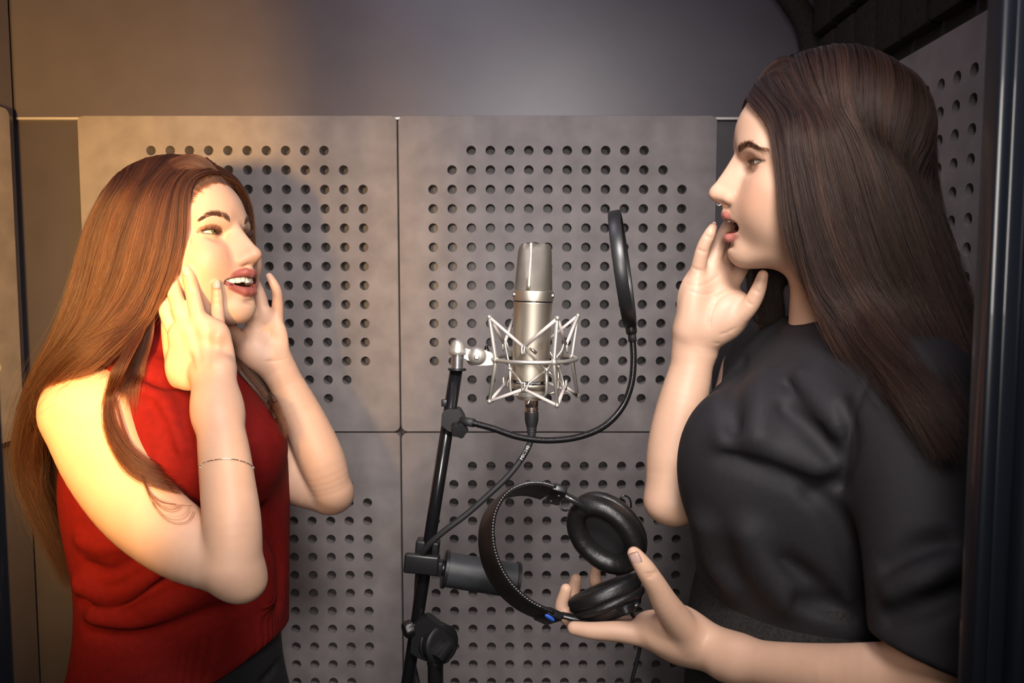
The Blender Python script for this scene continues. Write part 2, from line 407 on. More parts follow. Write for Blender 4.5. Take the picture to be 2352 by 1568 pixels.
# ------------------------------------------------------------------ heads
class Head:
    """local frame in mm: x forward, y to her left, z up, origin between the ears at eye level"""
    def __init__(s, yaw, pitch, roll, pos, scale=1.0):
        cz, sz, cy, sy, cx, sx = math.cos(yaw), math.sin(yaw), math.cos(pitch), math.sin(pitch), math.cos(roll), math.sin(roll)
        s.R = np.array([[cz, -sz, 0], [sz, cz, 0], [0, 0, 1]])@np.array([[cy, 0, sy], [0, 1, 0], [-sy, 0, cy]])@np.array([[1, 0, 0], [0, cx, -sx], [0, sx, cx]])
        s.t = np.array(pos, float); s.s = .001*scale
    def w(s, p): return np.asarray(p, float)*s.s@s.R.T+s.t
    def l(s, p): return (np.asarray(p, float)-s.t)@s.R/s.s
def head_field(f, H, o):
    S = H.s
    def E(c, r, k=8, mode='u', tilt=None):
        for sy in ((1, -1) if abs(c[1]) > .01 else (1,)):
            R = H.R
            if tilt is not None:
                T = np.array(Matrix.Rotation(math.radians(tilt[1]*(sy if tilt[0] != 'Y' else 1)), 3, tilt[0])); R = H.R@T
            f.ell(H.w((c[0], c[1]*sy, c[2])), np.array(r)*S, R, k*S, mode)
    def C(a, b, ra, rb, k=6, mode='u'):
        for sy in ((1, -1) if abs(a[1])+abs(b[1]) > .01 else (1,)):
            f.rc(H.w((a[0], a[1]*sy, a[2])), H.w((b[0], b[1]*sy, b[2])), ra*S, rb*S, k*S, mode)
    E((2, 0, 24), (94, 72, 84)); E((50, 0, 30), (49, 54, 44), 16)
    E((60, 44, -30), (20, 17, 20), 34)                                     # cheekbones
    E((60, 0, -40), (44, 40, 40), 18); E((80, 0, -60), (29, 28, 30), 16)    # middle face, muzzle
    C((84, 9, -98), (18, 44, -72), 13, 12, 26); C((18, 44, -72), (6, 56, -10), 12, 11, 30)
    E((88, 0, -99), (18, 18, 16), 12); E((42, 0, -66), (50, 52, 46), 22); E((46, 0, -97), (42, 32, 20), 14)
    E((68, 34, -46), (24, 22, 30), 24)
    if o['smile']: E((76, 37, -34), (20, 19, 19), 22)
    E((97, 32, 0), (14, 16, 10), 10, 's')                                   # sockets
    E((97, 17, -3), (8, 5, 8), 7, 's')
    C((86, 18, 16), (80, 42, 15), 6, 5, 20)                                   # brow bone
    nt = o['nose']
    C((93, 0, 10), (nt[0]-11.5, 0, nt[1]+5), 6.0, 7.2, 8); f.ell(H.w((nt[0]-9.5, 0, nt[1])), np.array((9.5, 9.5, 8.6))*S, H.R, 5*S)
    C((96, 2.5, 0), (108.5, 5.5, -31), 6.2, 8.5, 7); C((92, 7, -6), (101, 11.5, -34), 5, 6.5, 9); E((105.3, 12.8, -37.8), (9.3, 6.4, 7.3), 2.6)
    C((nt[0]-11, 0, nt[1]-6), (107, 0, -45), 4.2, 5, 4)
    E((111, 6.5, -35.5), (9, 7.0, 6.5), 5)
    C((101, 19.5, -31), (97.5, 19.5, -41), .15, .15, 2.2, 's')
    E((112, 6.4, -46), (5.4, 2.8, 2.8), 1.6, 's', ('Z', -18))
    # mouth
    f.ell(H.w(o['cav'][0]), np.array(o['cav'][1])*S, H.R, 2*S, 's')
    for ch in (o['ulip'], o['llip']):
        for (a, ra), (b, rb) in zip(ch, ch[1:]): C(a, b, ra, rb, 2.6 if ra < 3 else 3.4)
    C((105.5, 0, -43), (107.5, 0, -54), 6.4, 6.4, 5); C((111.6, 2.4, -46), (113, 4, -52), 1.0, 1.0, 3)                         # philtrum ridges
    if o['smile']: [f.chain([H.w((a, b*q, c)) for a, b, c in ((98, 23, -39), (95, 29.5, -46), (90, 37, -55), (84, 41, -66), (80, 41, -74))], [x*S for x in (.1, 1.0, 1.5, 1.0, .2)], 5*S, 's') for q in (1, -1)]
    else: C((99, 21, -40), (93, 27, -58), .4, .4, 4, 's')
    E((107, 0, -91), (5, 14, 2.5), 6, 's')                                  # dip under the lower lip
    # ears
    E((-4, 74, -8), (15, 4.5, 29), 5, tilt=('X', -8)); E((-2, 78, -6), (9, 4, 20), 4, 's'); E((2, 72, -34), (8, 5, 9), 5)
    # eyelids, cut open in an almond
    for sy in (1, -1):
        c = H.w((74.5, 31.5*sy, 0)); up, lo_ = o['lid']
        def lid(p, d, sy=sy):
            q = H.l(p)-np.array((74.5, 31.5*sy, 0)); r = np.sqrt((q*q).sum(-1))
            az = np.arctan2(q[..., 1]*sy, q[..., 0]); el = np.arcsin(np.clip(q[..., 2]/np.maximum(r, 1e-3), -1, 1))
            t = np.clip((az-.18)/1.18, -1, 1); w = 1-np.abs(t)**2.2
            u, l = up*w+.04*t, -lo_*w+.04*t
            e = (r-13.7)+.7*np.exp(-((el-u-.42)/.10)**2)*(r > 8)-.5*np.exp(-((el-u-.06)/.07)**2)
            e = e*S; k = 3.5*S; h = np.clip(.5+.5*(d-e)/k, 0, 1); d = d+(e-d)*h-k*h*(1-h)
            cut = np.maximum(np.maximum(el-u, l-el)*13.5, np.maximum(r-19, (np.abs(az-.18)-1.18)*13))*S
            return np.maximum(d, -cut)
        f.add(lid, c-.02, c+.02, .004)
def tri_dist(P, chain, H):
    """distance (mm) from local points P to a mirrored chain minus its radius"""
    best = np.full(len(P), 1e3)
    for sy in (1, -1):
        for (a, ra), (b, rb) in zip(chain, chain[1:]):
            a_, b_ = np.array(a, float)*(1, sy, 1), np.array(b, float)*(1, sy, 1); ab = b_-a_
            q = P-a_; t = np.clip(q@ab/(ab@ab+1e-9), 0, 1)
            best = np.minimum(best, np.sqrt(((q-t[:, None]*ab)**2).sum(1))-(ra+(rb-ra)*t))
    return best
def face_tint(H, o, scalp=None):
    def fn(V):
        P = H.l(V); c = np.ones((len(V), 3))
        def blend(w, col): c[:] = c*(1-w[:, None])+np.array(col)*w[:, None]
        sm = lambda x, a, b: np.clip((x-a)/(b-a), 0, 1)
        # warmth of cheeks, nose tip
        for p, r, col, amt in (((88, 44, -36), 26, (1.0, .80, .74), .55), ((88, -44, -36), 26, (1.0, .80, .74), .55), ((124, 0, -34), 16, (1, .84, .8), .5)):
            blend(amt*np.exp(-(((P-np.array(p))/r)**2).sum(1)), col)
        for sy in (1, -1):   # eye make-up on the lids
            q = P-np.array((74.5, 31.5*sy, 0)); r = np.sqrt((q*q).sum(1)); el = np.arcsin(np.clip(q[:, 2]/np.maximum(r, 1e-3), -1, 1)); az = np.arctan2(q[:, 1]*sy, q[:, 0])
            t = np.clip((az-.18)/1.18, -1.3, 1.3); w = np.maximum(1-np.abs(t)**2.2, -.2); u, l = o['lid'][0]*w+.04*t, -o['lid'][1]*w+.04*t
            near = (r < 20) & (q[:, 0] > -2)
            blend(near*o['shadow']*np.exp(-((el-u-.16)/.24)**2)*np.clip((1.3-np.abs(t))*4, 0, 1), (.36, .21, .15))
            blend(near*.95*np.exp(-((el-u-.02)/.065)**2)*(np.abs(t) < 1.12), (.05, .035, .03))
            blend(near*.75*np.exp(-((el-l+.02)/.05)**2)*(np.abs(t) < 1.05), (.14, .09, .075))
        for ch in (o['ulip'], o['llip']):
            dd = tri_dist(P, ch, H); blend(sm(-dd, -2.6, -1.0)*(P[:, 0] > 80), o['lip'])
        q = (P-np.array(o['cav'][0]))/np.array(o['cav'][1]); inm = np.sqrt((q*q).sum(1)); ins = sm(-inm, -1.06, -1.0)*(tri_dist(P, o['ulip'], H) > .6)*(tri_dist(P, o['llip'], H) > .6)
        blend(ins, (.22, .05, .04))
        if scalp is not None: blend(scalp(P), (.10, .06, .045))
        return c
    return fn
def eye_parts(H, parent, gaze, iris):
    """eyeballs with white, iris and pupil as separate bands of one lathe; gaze = local direction"""
    for sy in (1, -1):
        c = H.w((74.5, 31.5*sy, 0)); g = np.array(gaze, float); g /= np.linalg.norm(g); gw = H.R@g
        r = 12.3*H.s; bm = bmesh.new(); prof = []
        for t in np.linspace(0, PI, 33): prof.append((max(r*math.sin(t), 1e-5), r*math.cos(t)+(.0004 if t < .42 else 0)))
        lathe(bm, prof, c, gw, n=36)
        for fc in bm.faces:
            cc = (fc.calc_center_median()-Vector(c)).normalized().dot(Vector(gw)); a = math.acos(max(-1, min(1, cc)))
            fc.material_index = 2 if a < .19 else 1 if a < .47 else 0
        bmesh.ops.recalc_face_normals(bm, faces=bm.faces[:])
        o = obj('eyeball', bm, 'eyewhite', parent); o.data.materials.append(iris); o.data.materials.append(M['pupil'])
M['eyewhite'] = mat('eye_white', (.46, .43, .40), .12, sss=.1); M['pupil'] = mat('pupil', (.004, .004, .004), .05)
M['iris_brown'] = mat('brown_iris', (.07, .032, .014), .08, noise=.4, nscale=300); M['iris_green'] = mat('hazel_iris', (.14, .12, .06), .08, noise=.4, nscale=300)
M['teeth'] = mat('teeth', (.78, .73, .62), .2, sss=.2); M['gum'] = mat('gum', (.45, .16, .15), .3)
def teeth(H, parent, front, wid, z, n, tw, th, flip=1):
    """upper row on an arc: each tooth a rounded block"""
    bm = bmesh.new()
    a, b = front, wid
    ts = np.linspace(-1, 1, n)
    for i, t in enumerate(ts):
        y = wid*math.sin(t*1.25); x = front-(1-math.cos(t*1.25))*wid*1.05
        big = 1.0 if abs(t) < .15 else .86 if abs(t) < .35 else .95
        R = Matrix(H.R.tolist())@Matrix.Rotation(math.atan2(math.sin(t*1.25), math.cos(t*1.25)), 3, 'Z')
        box(bm, H.w((x, y, z+flip*th*(1-big)/2)), (5.0*H.s, tw*big*H.s, th*big*H.s), R, bev=1.9*H.s, seg=3)
    return obj('teeth', bm, 'teeth', parent)
# ------------------------------------------------------------------ the two heads
D_ = math.radians
HL = Head(D_(-16), D_(-6.9), D_(-.8), (-.455, 1.036, 1.5067))
HR = Head(D_(171), D_(1.5), D_(-7.2), (.350, .853, 1.589))
OL = dict(smile=True, nose=(129.5, -31), cav=((96, 0, -65), (20, 34, 8.5)), lid=(.23, .15), shadow=.75, lip=(.58, .27, .31),
  ulip=[((82, 38.5, -54.5), 2.0), ((98, 25, -56), 3.4), ((110, 8, -53.5), 4.4), ((111.5, 0, -54.2), 4.0)],
  llip=[((82, 38.5, -55.5), 2.0), ((96, 25, -69.5), 3.6), ((105, 9, -78), 4.9), ((106, 0, -78.5), 4.9)])
OR = dict(smile=False, nose=(129.5, -32), cav=((97, 0, -68.8), (26, 23, 9.8)), lid=(.20, .20), shadow=.25, lip=(.66, .37, .41),
  ulip=[((83, 26, -69), 2.0), ((98, 17, -62.5), 3.4), ((109, 6, -56.5), 4.5), ((110.5, 0, -57.5), 4.2)],
  llip=[((83, 26, -70), 2.0), ((95, 17, -78.5), 3.8), ((106, 6, -82.5), 5.2), ((107, 0, -83), 5.2)])
M['skinL'] = mat('fair_skin_left', (.58, .36, .25), .5, spec=.4, noise=.06, nscale=25, bump=.06, bscale=900, tint='tint', sss=.18)
M['skinR'] = mat('fair_skin_right', (.58, .365, .255), .48, spec=.4, noise=.06, nscale=25, bump=.06, bscale=900, tint='tint', sss=.18)
PL = thing('person', 'woman on the left in a sleeveless red turtleneck, smiling with both hands on her cheeks', 'person')
PR = thing('person', 'woman on the right in a black t-shirt, singing with one hand raised to her chin', 'person')
# ------------------------------------------------------------------ bodies: one continuous skin each
def probe(f, px, py, y0=.5, y1=1.4):
    """where the sight line through a photo point first meets a field: depth of the hit (None if it misses)"""
    ys = np.linspace(y0, y1, 901); p = np.array([A(px, py, y) for y in ys])[None]
    d = np.ones((1, len(ys)))
    for fn, l, h, k in f.ops: d = fn(p, d)
    i = np.where(d[0] < 0)[0]
    return ys[i[0]] if len(i) else None
def pchain(f, pts, k=.006, mode='u'):
    """pts: (px, py, depth, radius in photo pixels)"""
    P = [A(a, b, y) for a, b, y, r in pts]; R = [r*y/F for a, b, y, r in pts]
    f.chain(P, R, k, mode)
def pell(f, px, py, Y, r, ang=0, k=.01, mode='u', yaw=0):
    R = Matrix.Rotation(math.radians(ang), 3, 'Y') @ Matrix.Rotation(math.radians(yaw), 3, 'Z')
    f.ell(A(px, py, Y), r, np.array(R), k, mode)
class Loft:
    """elliptic cross-sections stacked up the body: rows (z, cx, cy, a, b), turned by yaw; a along the yaw direction"""
    def __init__(s, rows, yaw, grow=0):
        r = np.array(rows); r = r[np.argsort(r[:, 0])]; s.z = r[:, 0]; s.r = r[:, 1:]; s.c, s.s = math.cos(yaw), math.sin(yaw); s.g = grow
    def __call__(s, p):
        z = p[..., 2]; cx, cy, a, b = [np.interp(z, s.z, s.r[:, i]) for i in range(4)]
        a = a+s.g; b = b+s.g
        dx, dy = p[..., 0]-cx, p[..., 1]-cy; u = dx*s.c+dy*s.s; v = -dx*s.s+dy*s.c
        k0 = np.sqrt((u/a)**2+(v/b)**2); k1 = np.sqrt((u/a/a)**2+(v/b/b)**2)
        d = k0*(k0-1)/np.maximum(k1, 1e-6)
        return np.maximum(d, np.maximum(z-s.z[-1], s.z[0]-z))
def densify(rows, n=40):
    r = np.array(sorted(rows)); z = np.linspace(r[0, 0], r[-1, 0], n)
    out = [z]
    for i in range(1, 5):
        y = np.interp(z, r[:, 0], r[:, i])
        for _ in range(4): y[1:-1] = .25*y[:-2]+.5*y[1:-1]+.25*y[2:]
        out.append(y)
    return np.stack(out, 1)
def add_loft(f, L, k, mode='u'):
    m = .35; f._op(L, (L.r[:, 0].min()-m, L.r[:, 1].min()-m, L.z[0]-.01), (L.r[:, 0].max()+m, L.r[:, 1].max()+m, L.z[-1]+.01), k, mode)
def zrow(py, Y): return A(1176, py, Y)[2]
# ---- left woman
HDL = Field(); head_field(HDL, HL, OL)
YAWL = D_(-47)
def rowL(py, l, r, b, Y=1.04):
    # visible left and right edges in the photo -> centre and half width; b = half depth as share
    xl_, xr_ = A(l, py, Y)[0], A(r, py, Y)[0]; e = (xr_-xl_)/2
    c2, s2 = math.cos(YAWL)**2, math.sin(YAWL)**2
    side = e/math.sqrt(s2+b*b*c2)
    return (zrow(py, Y), (xl_+xr_)/2, Y, side*b, side)
TL = densify([rowL(1010, 200, 628, .74), rowL(1100, 190, 640, .76), rowL(1200, 208, 640, .72), rowL(1300, 228, 640, .72), rowL(1400, 226, 640, .74), rowL(1480, 214, 640, .76), rowL(1560, 190, 645, .78), rowL(1640, 180, 665, .80), rowL(1800, 170, 690, .8), rowL(900, 240, 580, .62), rowL(860, 280, 535, .55)])
fL = Field(); head_field(fL, HL, OL)
nbL = A(372, 850, 1.05)
fL.rc(HL.w((-6, 0, -45)), nbL, .049, .052, .03)
add_loft(fL, Loft(TL, YAWL, -.024), .02)
SL, SLf = A(208, 938, .925), A(590, 925, 1.16)
fL.rc(A(310, 890, 1.0), SL, .036, .052, .02); fL.rc(A(440, 880, 1.1), SLf, .036, .05, .02)
# near arm: shoulder, elbow, wrist
pchain(fL, [(205, 950, .925, 102), (252, 1066, .895, 96), (322, 1168, .87, 90), (418, 1245, .85, 84), (522, 1290, .84, 74)], .012)
pchain(fL, [(533, 1296, .832, 69), (533, 1205, .838, 66), (524, 1120, .856, 62), (512, 1020, .878, 56), (498, 930, .90, 46)], .006)
pell(fL, 566, 1342, .842, (.019, .022, .016), k=.03)
pchain(fL, [(500, 945, .90, 44), (476, 885, .915, 34), (470, 860, .925, 34)], .02); pchain(fL, [(500, 945, .90, 44), (506, 885, .913, 33), (508, 850, .92, 34)], .02)
# near hand
def hand_tips(f, chains, k=.004):
    for c in chains: pchain(f, c, k)
yc = lambda px, py, r: (probe(HDL, px, py) or .98) - r*.97/F*.80
pell(fL, 465, 812, .940, (.0395, .0135, .047), -6, .016)
pell(fL, 420, 835, .944, (.018, .013, .032), 18, .014)
for kx, ky in ((408, 768), (429, 748), (464, 744), (503, 764)): f_ = fL.ell(A(kx, ky, .939), (.0098, .0105, .012), k=.012)
cf = yc(430, 640, 15)
nearL = dict(
 pinky=[(503, 768, .940, 16), (499.5, 714, yc(499, 700, 15)-.006, 14.2), (499.5, 684, yc(499, 684, 13)-.003, 12.6), (497.5, 655, yc(497, 655, 11), 10.2)],
 ring=[(462, 752, .940, 17), (453, 719, .937, 17.2), (442, 671, yc(442, 671, 16)-.006, 16), (435, 640, yc(435, 640, 14)-.002, 14.2), (429.5, 622, yc(430, 622, 11), 11)],
 middle=[(427, 755, .942, 17), (414, 714, .940, 17.5), (401, 673, yc(401, 673, 16)-.006, 16.5), (393, 640, yc(393, 640, 14)-.002, 14.2), (389.5, 623, yc(390, 623, 11), 11)],
 index=[(404, 770, .946, 16), (386, 727, .948, 16.5), (374.5, 684, yc(375, 684, 15)-.003, 15.5), (370.5, 656, yc(371, 660, 13), 13)])
for c in nearL.values(): pchain(fL, c, .0035)
pchain(fL, [(432, 868, .938, 24), (400, 828, .955, 19), (388, 770, .975, 16), (384, 715, .985, 14)], .012)
# far arm
pchain(fL, [(596, 925, 1.16, 80), (640, 1010, 1.15, 76), (690, 1088, 1.14, 68), (748, 1130, 1.13, 48)], .02)
pchain(fL, [(760, 1120, 1.115, 46), (740, 1060, 1.110, 53), (708, 985, 1.11, 50), (670, 905, 1.105, 42), (640, 845, 1.10, 34)], .006)
pell(fL, 775, 1140, 1.13, (.021, .022, .02), k=.025)
pell(fL, 612, 775, 1.10, (.034, .014, .046), -12, .016, yaw=-15)
pell(fL, 578, 800, 1.085, (.024, .018, .032), -38, .014)
pchain(fL, [(640, 850, 1.10, 33), (620, 822, 1.098, 40)], .015)
farL = dict(
 pinky=[(636, 735, 1.10, 15), (637.5, 692, 1.095, 12.5), (635, 667, 1.09, 11.2), (626, 647, 1.088, 9.8), (618.5, 634, 1.088, 8)],
 ring=[(606, 722, 1.10, 16), (597, 682, 1.098, 14.5), (585, 650, 1.095, 12.5), (577, 625, 1.09, 10.5)],
 middle=[(588, 722, 1.10, 16), (572, 680, 1.105, 14.5), (556, 650, 1.10, 13), (546, 628, 1.095, 11)],
 thumb=[(566, 800, 1.08, 20), (545, 772, 1.07, 16), (530, 756, 1.062, 14)])
for c in farL.values(): pchain(fL, c, .0045)
# ---- right woman
HDR = Field(); head_field(HDR, HR, OR)
YAWR = D_(176)
def rowR(py, xf, depth, side, Y=.85, cy=.85):
    x0 = A(xf, py, Y)[0]; return (zrow(py, Y), x0+depth/2, cy, depth/2, side)
TR = densify([rowR(860, 1720, .16, .145), rowR(930, 1650, .20, .152), rowR(1000, 1620, .225, .155), rowR(1100, 1600, .24, .152), rowR(1200, 1597, .24, .146), rowR(1300, 1600, .235, .142), rowR(1360, 1612, .23, .140), rowR(1420, 1640, .22, .140), rowR(1500, 1660, .21, .142), rowR(1700, 1650, .23, .155), rowR(800, 1790, .12, .110), rowR(765, 1830, .10, .075)])
SKR = densify([rowR(1290, 1625, .215, .136), rowR(1340, 1606, .232, .141), rowR(1420, 1588, .245, .150), rowR(1600, 1580, .26, .165), rowR(1900, 1560, .28, .17)])
fR = Field(); head_field(fR, HR, OR)
fR.rc(HR.w((-15, 0, -45)), A(1925, 770, .85), .049, .053, .03)
add_loft(fR, Loft(TR, YAWR, -.045), .02)
SR, SRf = A(2085, 905, .715), A(1745, 850, 1.0)
fR.rc(A(1960, 870, .80), SR, .034, .044, .02); fR.rc(A(1860, 860, .93), SRf, .034, .040, .02)
# near arm
pchain(fR, [(2085, 925, .715, 105), (2120, 1150, .67, 105), (2150, 1350, .625, 103), (2190, 1560, .60, 94)], .03)
pchain(fR, [(2190, 1562, .60, 92), (2080, 1562, .625, 88), (1920, 1549, .665, 70), (1780, 1530, .715, 56), (1670, 1508, .755, 48)], .025)
pchain(fR, [(1690, 1512, .75, 49), (1625, 1485, .775, 50), (1575, 1463, .79, 52)], .02)
pell(fR, 1545, 1462, .795, (.045, .034, .023), 20, .016)
pell(fR, 1575, 1445, .775, (.034, .020, .022), 38, .016)
nearR = dict(
 thumb=[(1585, 1462, .77, 40), (1534, 1394, .752, 33), (1506, 1344, .742, 26.5), (1483, 1308, .738, 24), (1463, 1279, .738, 18.5), (1456, 1270, .739, 15.5)],
 index=[(1490, 1458, .79, 30), (1420, 1450, .795, 24), (1360, 1448, .80, 20), (1318, 1442, .805, 16)],
 middle=[(1490, 1452, .82, 30), (1400, 1446, .835, 22), (1335, 1438, .86, 19), (1292, 1402, .875, 17.5), (1300, 1353, .875, 13.5)],
 ring=[(1500, 1445, .84, 28), (1400, 1440, .865, 20), (1345, 1415, .89, 18.5), (1318, 1366, .90, 17), (1323, 1330, .898, 13.5)],
 pinky=[(1510, 1440, .86, 26), (1430, 1430, .885, 18), (1385, 1385, .905, 17), (1368, 1335, .912, 15), (1368, 1310, .912, 12)])
for c in nearR.values(): pchain(fR, c, .005)
# far arm
pchain(fR, [(1745, 870, 1.0, 85), (1690, 980, .975, 78), (1620, 1080, .945, 72), (1552, 1138, .92, 56)], .025)
pchain(fR, [(1545, 1140, .92, 58), (1546, 1050, .925, 62), (1562, 950, .93, 58), (1584, 860, .935, 50), (1598, 790, .935, 43)], .02)
pell(fR, 1540, 1160, .915, (.026, .026, .016), k=.02)
pchain(fR, [(1580, 800, .935, 31), (1580, 760, .93, 36)], .015); pchain(fR, [(1615, 800, .935, 31), (1620, 760, .93, 36)], .015)
pell(fR, 1628, 690, .93, (.0385, .015, .050), 8, .016)
pell(fR, 1668, 728, .915, (.026, .017, .036), 42, .014)
pell(fR, 1592, 705, .917, (.014, .012, .036), 8, .014)
farR = dict(
 pinky=[(1601, 630, .925, 18), (1614, 572, .915, 15.5), (1629, 539, .91, 13.5), (1637.5, 522, .91, 10)],
 ring=[(1632, 628, .93, 19), (1652, 560, .935, 16.5), (1671, 520, .935, 14.5), (1688, 492, .93, 12)],
 middle=[(1660, 628, .935, 19), (1690, 560, .945, 16.5), (1712, 520, .94, 14.5), (1728, 495, .935, 12)],
 index=[(1688, 640, .935, 19), (1722, 580, .94, 16.5), (1745, 540, .935, 14.5), (1758, 515, .93, 12)],
 thumb=[(1672, 745, .915, 30), (1720, 704, .900, 21), (1741, 667, .893, 17.5), (1752, 632, .89, 12.5)])
for c in farR.values(): pchain(fR, c, .0045)
# creases at the joints of the palm side
for a, b in (((1552, 768), (1650, 790)), ((1556, 776), (1640, 800))):
    pchain(fR, [(a[0], a[1], .907, 1.5), ((a[0]+b[0])/2, (a[1]+b[1])/2+6, .898, 1.5), (b[0], b[1], .907, 1.5)], .003, 's')
def resample2(pts, step):
    P = np.array(catmull([np.array(p, float) for p in pts], 6)) if len(pts) > 2 else np.array(pts, float)
    t = np.r_[0, np.cumsum(np.linalg.norm(np.diff(P, axis=0), axis=1))]; n = max(int(t[-1]/step), 3); u = np.linspace(0, t[-1], n)
    return np.stack([np.interp(u, t, P[:, i]) for i in range(2)], 1)
def crease(f, pts, r=.9, k=.0025, y0=.5):
    P = []; Q = resample2(pts, 4.5)
    for px, py in Q:
        y = probe(f, px, py, y0, 1.3)
        if y is not None: P.append((px, py, y))
    n = len(P)
    if n > 1: f.chain([A(*p) for p in P], [r*1e-3*(.1+.4*math.sin(PI*(i+.5)/n)) for i in range(n)], k, 's', dens=1)
# palm lines and finger joints of the raised hand
for c in ([(1706, 672), (1676, 672), (1648, 690), (1632, 722), (1630, 752)], [(1577, 652), (1604, 657), (1630, 648), (1650, 632)], [(1584, 668), (1612, 676), (1642, 672), (1668, 662)],
          [(1590, 614), (1601, 619), (1613, 622)], [(1602, 572), (1613, 577), (1623, 579)], [(1618, 540), (1628, 545), (1636, 546)], [(1641, 596), (1648, 600)],
          [(1714, 690), (1727, 700)], [(1730, 664), (1745, 672)], [(1655, 768), (1672, 762), (1690, 752)]): crease(fR, c)
# thumb joint of the hand with the headphones, knuckle lines of the hand on the cheek
for c in ([(1484, 1318), (1500, 1316), (1512, 1312)], [(1486, 1325), (1502, 1323)]): crease(fR, c, .7)
for c in ([(490, 716), (508, 716)], [(443, 722), (462, 722)], [(404, 718), (424, 718)], [(491, 684), (507, 684)], [(433, 672), (451, 671)], [(392, 674), (410, 674)]): crease(fL, c, .6, .002)
for c in ([(566, 790), (590, 770), (606, 745)], [(606, 830), (640, 828), (662, 822)], [(590, 810), (612, 790), (622, 760)]): crease(fL, c, .8, .0025, 1.0)
for a, b in (((428, 752), (462, 845)), ((463, 748), (476, 840)), ((501, 765), (492, 840))):
    y1, y2, y3 = [probe(fL, a[0]+(b[0]-a[0])*t, a[1]+(b[1]-a[1])*t, .5, 1.3) for t in (.1, .5, .95)]
    fL.chain([A(a[0]+(b[0]-a[0])*t, a[1]+(b[1]-a[1])*t, y+.0016) for t, y in ((.1, y1), (.5, y2), (.95, y3))], [.0026, .0022, .0015], .009)
bL = field_obj('body', fL, .0016, 'skinL', PL, tint=face_tint(HL, OL)); bR = field_obj('body', fR, .0016, 'skinR', PR, tint=face_tint(HR, OR))
print('verts', len(bL.data.vertices), len(bR.data.vertices))
eye_parts(HL, PL, (1, .12, .12), M['iris_green']); eye_parts(HR, PR, (1, 0, -.12), M['iris_brown'])
teeth(HL, PL, 104.5, 29, -62.3, 11, 8.0, 9.6); teeth(HR, PR, 106, 22, -61, 9, 7.4, 8)
# ------------------------------------------------------------------ clothes
M['red'] = mat('red_wool_knit', (.135, .0042, .003), .85, spec=.15, noise=.12, nscale=120, bump=.5, bscale=1400, sheen=.0)
def rib_mat(name, col):
    m = mat(name, col, .85, spec=.15, noise=.1, nscale=120); nt = m.node_tree
    tc = nt.nodes.new('ShaderNodeTexCoord'); w = nt.nodes.new('ShaderNodeTexWave'); w.bands_direction = 'X'; w.inputs['Scale'].default_value = 95; w.inputs['Distortion'].default_value = .4
    b = nt.nodes.new('ShaderNodeBump'); b.inputs['Strength'].default_value = .7; b.inputs['Distance'].default_value = .0012
    mp = nt.nodes.new('ShaderNodeMapping'); mp.inputs['Rotation'].default_value = (0, 0, D_(40))
    nt.links.new(tc.outputs['Object'], mp.inputs[0]); nt.links.new(mp.outputs[0], w.inputs['Vector'])
    nt.links.new(w.outputs['Fac'], b.inputs['Height']); nt.links.new(b.outputs[0], nt.nodes['Principled BSDF'].inputs['Normal']); return m
M['redrib'] = rib_mat('red_ribbed_knit', (.122, .0042, .003))
M['tee'] = mat('black_cotton_jersey', (.0112, .0103, .0130), .70, spec=.35, noise=.1, nscale=200, bump=.25, bscale=1600)
M['felt'] = mat('charcoal_wool', (.026, .025, .025), .95, spec=.1, noise=.35, nscale=300, bump=.6, bscale=900)
M['denim'] = mat('black_trousers', (.012, .012, .013), .6, spec=.3, bump=.3, bscale=600)
def fold(f, pts, r, k, mode='u', sink=.0, rend=.3):
    """a crease or ridge laid on the surface of f along photo points"""
    P = []
    for px, py in pts:
        y = probe(f, px, py, .5, 1.3)
        if y is not None: P.append((px, py, y))
    if len(P) < 2: return
    n = len(P); R = [r*(rend+(1-rend)*math.sin(PI*(i+.5)/n)) for i in range(n)]
    f.chain([A(a, b, y+sink) for a, b, y in P], R, k, mode)
